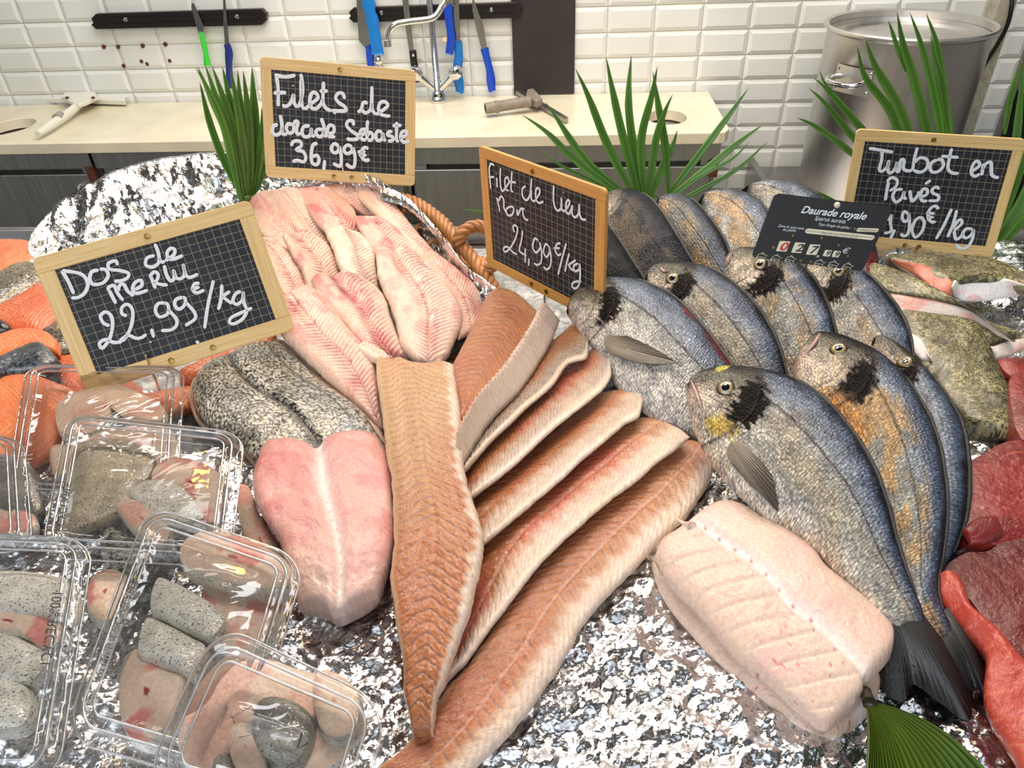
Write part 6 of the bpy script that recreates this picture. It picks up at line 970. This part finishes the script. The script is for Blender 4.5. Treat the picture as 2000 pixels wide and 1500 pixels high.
o = mk('palm_fan_leaf', V, gridf(m_, V.shape[1], False, True), leafm, None, True, cc.reshape(-1, 3), uv.reshape(-1, 2)); o.data.polygons.foreach_set('use_smooth', np.zeros(len(o.data.polygons), bool)); prop(o, 'dark green pleated palm fan leaf at the bottom edge below the front bream tails', 'palm leaf')
V, F = tube([PW(1698, 1374, .034), PW(1690, 1350, .020)], [.004, .0034], 8); mk('stalk', V, F, leafm, o, True, np.tile(C(50, 44, 30), (len(V), 1)), V[:, :2])
# ------------------------------------------------------------------ clear trays
def tray(label, quad, hts, depth, seed, textpos=None, teeth=False):
    Q = [PW(x, y, h) for (x, y), h in zip(quad, hts)]; N = np.cross(Q[1] - Q[0], Q[3] - Q[0]); N /= np.linalg.norm(N); N = N if N[2] > 0 else -N; wv = np.linalg.norm(Q[1] - Q[0]) * .5 + np.linalg.norm(Q[2] - Q[3]) * .5; lv = np.linalg.norm(Q[3] - Q[0]) * .5 + np.linalg.norm(Q[2] - Q[1]) * .5
    print('TRAY', label[:30], round(wv, 3), round(lv, 3)); ctr = sum(Q) / 4; root = thing('clear_tray', ctr - np.array([0, 0, depth]), label, 'plastic tray', 'clear plastic trays of hake')
    def ring(ins, z, r):
        pts = []; r = max(r - ins, .004)
        for cx, cy, a0 in ((r + ins, r + ins, math.pi), (wv - r - ins, r + ins, 1.5 * math.pi), (wv - r - ins, lv - r - ins, 0), (r + ins, lv - r - ins, .5 * math.pi)):
            for a in np.linspace(a0, a0 + math.pi / 2, 12): pts.append((cx + r * math.cos(a), cy + r * math.sin(a)))
        pts2 = []
        for i in range(len(pts)):
            a, c = np.array(pts[i]), np.array(pts[(i + 1) % len(pts)]); k = 10 if i % 12 == 11 else 1
            for j in range(k): pts2.append(a + (c - a) * j / k)
        q = np.array(pts2); uu, vv = q[:, :1] / wv, q[:, 1:] / lv; return (Q[0] * (1 - uu) + Q[1] * uu) * (1 - vv) + (Q[3] * (1 - uu) + Q[2] * uu) * vv + N * z
    def rings(lst, name, mat, cap=True, par=root):
        R_ = np.array([ring(*l) for l in lst]); n = R_.shape[1]; V = R_.reshape(-1, 3); F = gridf(len(lst), n, False, True).tolist()
        if cap:
            m_ = R_[-1].mean(0); ks = np.linspace(1, .02, 16)[1:, None, None]; R_ = np.concatenate([R_, m_ + (R_[-1] - m_)[None] * ks]); V = np.vstack([R_.reshape(-1, 3), m_]); nl = len(R_); F = gridf(nl, n, False, True).tolist() + [[(nl - 1) * n + i, (nl - 1) * n + (i + 1) % n, len(V) - 1] for i in range(n)]
        return mk(name, V, F, mat, par, True)
    rr = .024
    rings([(0, -.003, rr), (.0004, 0, rr), (.006, .0002, rr), (.0075, .0030, rr), (.0095, .0032, rr), (.0108, .0006, rr), (.0125, .0004, rr), (.0138, -.003, rr), (.016, -depth * .5, rr), (.0175, -depth * .52, rr), (.021, -depth * .95, rr), (.026, -depth, rr)], 'base', clear)
    rings([(.0008, .0012, rr), (.006, .0014, rr), (.0072, .0044, rr), (.0098, .0046, rr), (.0112, .0018, rr), (.0128, .0012, rr), (.0145, .0040, rr), (.0165, .0042, rr), (.019, .0030, rr), (.026, .0036, rr), (.034, .0052, rr), (.044, .0058, rr)], 'lid', film)
    for ins_, z_, r_ in ((.0088, .0040, .0010), (.0155, .0036, .0009), (.0006, .0004, .0008)):  # pale beads laid along the ridges as painted rim highlights
        V, F = tube(ring(ins_, z_, rr), r_, 6, None, True); mk('rim_highlight_bead', V, F, beadm, root, True)
    if textpos:
        s_, v0, v1, uu = textpos; tcu = bpy.data.curves.new('t', 'FONT'); tcu.body = s_; tcu.size = 1; tcu.extrude = .04; o = bpy.data.objects.new('t', tcu); COL.objects.link(o); dg = bpy.context.evaluated_depsgraph_get(); dg.update(); me = bpy.data.meshes.new_from_object(o.evaluated_get(dg)); bpy.data.objects.remove(o)
        V = np.array([v.co for v in me.vertices]); F = [list(p.vertices) for p in me.polygons]; L_ = V[:, 0].max(); a = v0 + (v1 - v0) * V[:, 0] / L_; hgt = .0065 * (1 if uu < .5 else -1) * (V[:, 1] / .7); uq = uu + hgt * (1 if v1 < v0 else -1) * (1 if uu < .5 else -1) / wv
        W_ = (Q[0] * (1 - uq)[:, None] + Q[1] * uq[:, None]) * (1 - a)[:, None] + (Q[3] * (1 - uq)[:, None] + Q[2] * uq[:, None]) * a[:, None] + N * (.0052 + V[:, 2:] * .004); mk('embossed_text', W_, F, emb, root, False)
    return root
emb = mat_clear('embossed_plastic', (.55, .56, .57), .25, .1)
hk = 'hake steaks in the clear trays'; psk = col_skin((216, 212, 198), (232, 228, 216)); dks = col_skin((150, 146, 134), (184, 180, 166))
def st(label, poly, h, hgt, pink, sk, sd, side=paleskin, **kw): return steak(label, poly, h, hgt, col_hake(pink), side, sk, group=hk, seed=sd, **kw)
def skinst(label, poly, h, hgt, colr, sd, mat=None): return steak(label, poly, h, hgt, lambda g: colr(dict(g, u=g['s'], t=g['w'])), mat or paleskin, colr, group=hk, seed=sd, capmat=mat or paleskin, dome=.004)
tray('rear clear tray, covering the lower edge of the hake price board', [(52, 712), (362, 716), (345, 985), (10, 975)], [.044, .042, .030, .030], .022, 1)
st('hake steak like a butterfly in the rear clear tray', [(108, 806), (122, 778), (165, 760), (215, 750), (240, 752), (275, 768), (312, 788), (322, 812), (300, 822), (262, 818), (236, 812), (222, 776), (217, 810), (190, 838), (150, 850), (118, 842)], .032, .014, .35, psk, 101)
tray('clear tray at the left edge, second from the rear', [(-130, 842), (48, 856), (66, 1080), (-150, 1080)], [.050, .048, .040, .040], .022, 2)
skinst('dark spotted hake skin piece in the left edge tray', [(-60, 892), (20, 890), (60, 910), (75, 960), (66, 1000), (-60, 1000)], .034, .012, col_skin((110, 108, 104), (150, 146, 138)), 102)
st('pink hake strip under the spotted skin in the left edge tray', [(-60, 990), (30, 988), (62, 1002), (56, 1035), (-60, 1040)], .033, .010, .7, psk, 103)
tray('clear tray in the middle of the stack with a scaly steak in its corner', [(132, 806), (480, 846), (450, 1110), (78, 1090)], [.060, .056, .044, .046], .022, 3, ('100% RECYCLABLE', 1.05, .55, .075))
st('rounded pink white hake steak in the middle tray', [(296, 935), (305, 910), (335, 895), (370, 896), (405, 908), (432, 930), (434, 965), (425, 1010), (400, 1020), (380, 980), (350, 955), (315, 950)], .044, .014, .7, psk, 104)
skinst('grey scaled hake steak with its skin up, in the middle tray', [(252, 962), (275, 942), (310, 936), (345, 945), (372, 968), (392, 998), (395, 1012), (350, 1020), (300, 1012), (276, 985)], .047, .012, psk, 105)
skinst('large dull beige hake piece filling the left of the middle tray', [(150, 870), (240, 858), (296, 890), (290, 930), (260, 950), (240, 990), (150, 1030), (118, 1030), (128, 950)], .036, .010, col_skin((168, 156, 132), (190, 176, 150)), 106)
st('small pink hake end below the scaled steak', [(228, 990), (240, 975), (268, 978), (292, 1000), (330, 1030), (318, 1060), (280, 1050), (240, 1010)], .048, .012, .4, psk, 107)
st('pale hake lump between the rear and middle trays', [(96, 880), (112, 868), (132, 872), (136, 900), (128, 925), (104, 924)], .024, .012, .1, psk, 108)
tray('big clear tray at the lower left corner', [(-190, 1034), (186, 1052), (112, 1545), (-330, 1545)], [.080, .076, .062, .062], .024, 4, ('100% RECYCLABLE', .28, .72, .90))
skinst('whitish speckled hake piece at the top of the lower left tray', [(-80, 1130), (0, 1115), (80, 1120), (140, 1140), (146, 1180), (130, 1215), (60, 1200), (-80, 1190)], .062, .012, psk, 109)
st('pink cut hake strip across the lower left tray', [(-80, 1188), (0, 1184), (60, 1196), (125, 1222), (118, 1250), (80, 1264), (40, 1240), (-80, 1222)], .060, .012, .9, psk, 110)
skinst('pale hake skin piece in the middle of the lower left tray', [(-80, 1235), (0, 1232), (50, 1252), (95, 1275), (80, 1310), (40, 1330), (-80, 1310)], .058, .012, psk, 111)
skinst('speckled hake piece near the bottom left corner', [(-80, 1322), (0, 1316), (50, 1342), (60, 1380), (30, 1420), (-80, 1410)], .056, .012, psk, 112)
tray('clear tray holding the oval steak with a skin band, centre front', [(290, 984), (600, 1092), (470, 1545), (118, 1445)], [.070, .066, .052, .056], .024, 5, ('100% RECYCLABLE', .72, .38, .085))
st('large oval hake steak with a pink face, at the top of the centre front tray', [(352, 1088), (356, 1062), (385, 1042), (430, 1040), (500, 1062), (556, 1094), (565, 1122), (552, 1142), (510, 1148), (450, 1136), (395, 1118), (362, 1104)], (.062, .062), .018, .8, psk, 113)
skinst('second hake steak seen from its skin side, under the oval one', [(302, 1140), (312, 1128), (340, 1138), (380, 1158), (420, 1184), (438, 1206), (430, 1226), (408, 1242), (370, 1228), (330, 1206), (296, 1192), (296, 1160)], .056, .020, psk, 114)
skinst('third hake steak seen from its skin side, in the centre front tray', [(280, 1220), (292, 1206), (330, 1222), (375, 1246), (400, 1262), (392, 1290), (372, 1312), (335, 1300), (300, 1288), (272, 1276), (272, 1246)], .052, .020, psk, 115)
st('rose pink hake steak at the bottom of the centre front tray', [(248, 1278), (270, 1268), (300, 1290), (340, 1310), (362, 1320), (345, 1380), (318, 1425), (290, 1448), (256, 1440), (240, 1410), (232, 1350), (238, 1300)], .046, .014, 1.0, psk, 116)
tray('nearest clear tray at the bottom edge, its rim crossing the foil', [(420, 1212), (764, 1376), (690, 1640), (262, 1560)], [.088, .080, .068, .074], .024, 6, ('100% RECYCLABLE', 1.0, .60, .085))
skinst('grey hake steak turned skin up in the nearest tray', [(498, 1385), (520, 1362), (570, 1368), (605, 1400), (600, 1450), (570, 1490), (520, 1480), (492, 1440)], .070, .014, col_skin((120, 118, 110), (168, 164, 150)), 117)
st('beige round hake steak at the right of the nearest tray', [(618, 1315), (650, 1312), (690, 1340), (702, 1380), (690, 1425), (655, 1440), (625, 1420), (612, 1360)], .068, .016, .25, dks, 118)
st('pale hake steak at the left of the nearest tray', [(448, 1430), (465, 1412), (490, 1418), (510, 1450), (520, 1500), (490, 1520), (455, 1490)], .068, .014, .2, dks, 119)
skinst('dark hake piece at the bottom edge of the nearest tray', [(415, 1490), (440, 1470), (460, 1500), (470, 1540), (420, 1550)], .066, .014, dks, 120)
st('pinkish hake piece under the trays beside the book shaped loin', [(462, 960), (485, 950), (505, 1000), (545, 1070), (570, 1150), (560, 1190), (520, 1150), (480, 1060)], .010, .010, .6, psk, 121)
st('pink hake slice lying under the stacked steaks in the centre front tray', [(395, 1150), (450, 1150), (540, 1165), (545, 1210), (510, 1262), (450, 1275), (410, 1225)], .044, .012, .8, psk, 130)
skinst('dark scaled hake tail piece between the middle and lower left trays', [(196, 1062), (215, 1030), (262, 1052), (300, 1080), (255, 1112), (205, 1085)], .036, .016, dks, 131, hakeskin)
st('reddish hake piece wedged between the lower left and centre front trays', [(178, 1130), (215, 1112), (250, 1130), (235, 1180), (205, 1215), (172, 1190)], .034, .014, .9, psk, 132)
st('broad beige hake slice at the bottom of the rear clear tray', [(150, 845), (215, 838), (300, 826), (340, 850), (330, 900), (150, 930)], .026, .010, .2, psk, 133)
st('flat pale hake slice filling the nearest clear tray', [(395, 1330), (470, 1270), (560, 1300), (640, 1330), (680, 1400), (640, 1500), (420, 1520), (350, 1450)], .060, .008, .3, psk, 134)
# melted ice beads on the foil
for k, (x_, y_, r_) in enumerate(((1105, 1362, .0085), (1229, 1180, .004), (1238, 1205, .005), (1896, 985, .004), (1112, 1352, .005))):
    c_ = PW(x_, y_, .008); b = MB(); b.lathe([(.0002, r_ * .7), (r_ * .5, r_ * .62), (r_ * .85, r_ * .3), (r_, 0), (r_ * .8, -r_ * .3), (.0002, -r_ * .4)], c_, (0, 0, 1), 14); prop(b.build('ice_chip', clear, smooth=True), ['largest clear ice chip on the foil beside the lowest coalfish fillet', 'ice chip nearest the white loin on the foil', 'ice chip just below the one nearest the white loin', 'white fat crumb beside the swirled tuna steak', 'smaller ice chip touching the largest one'][k], 'ice', 'ice chips on the foil')
# ------------------------------------------------------------------ finish
for o in bpy.data.objects:
    if '_o' in o: del o['_o']
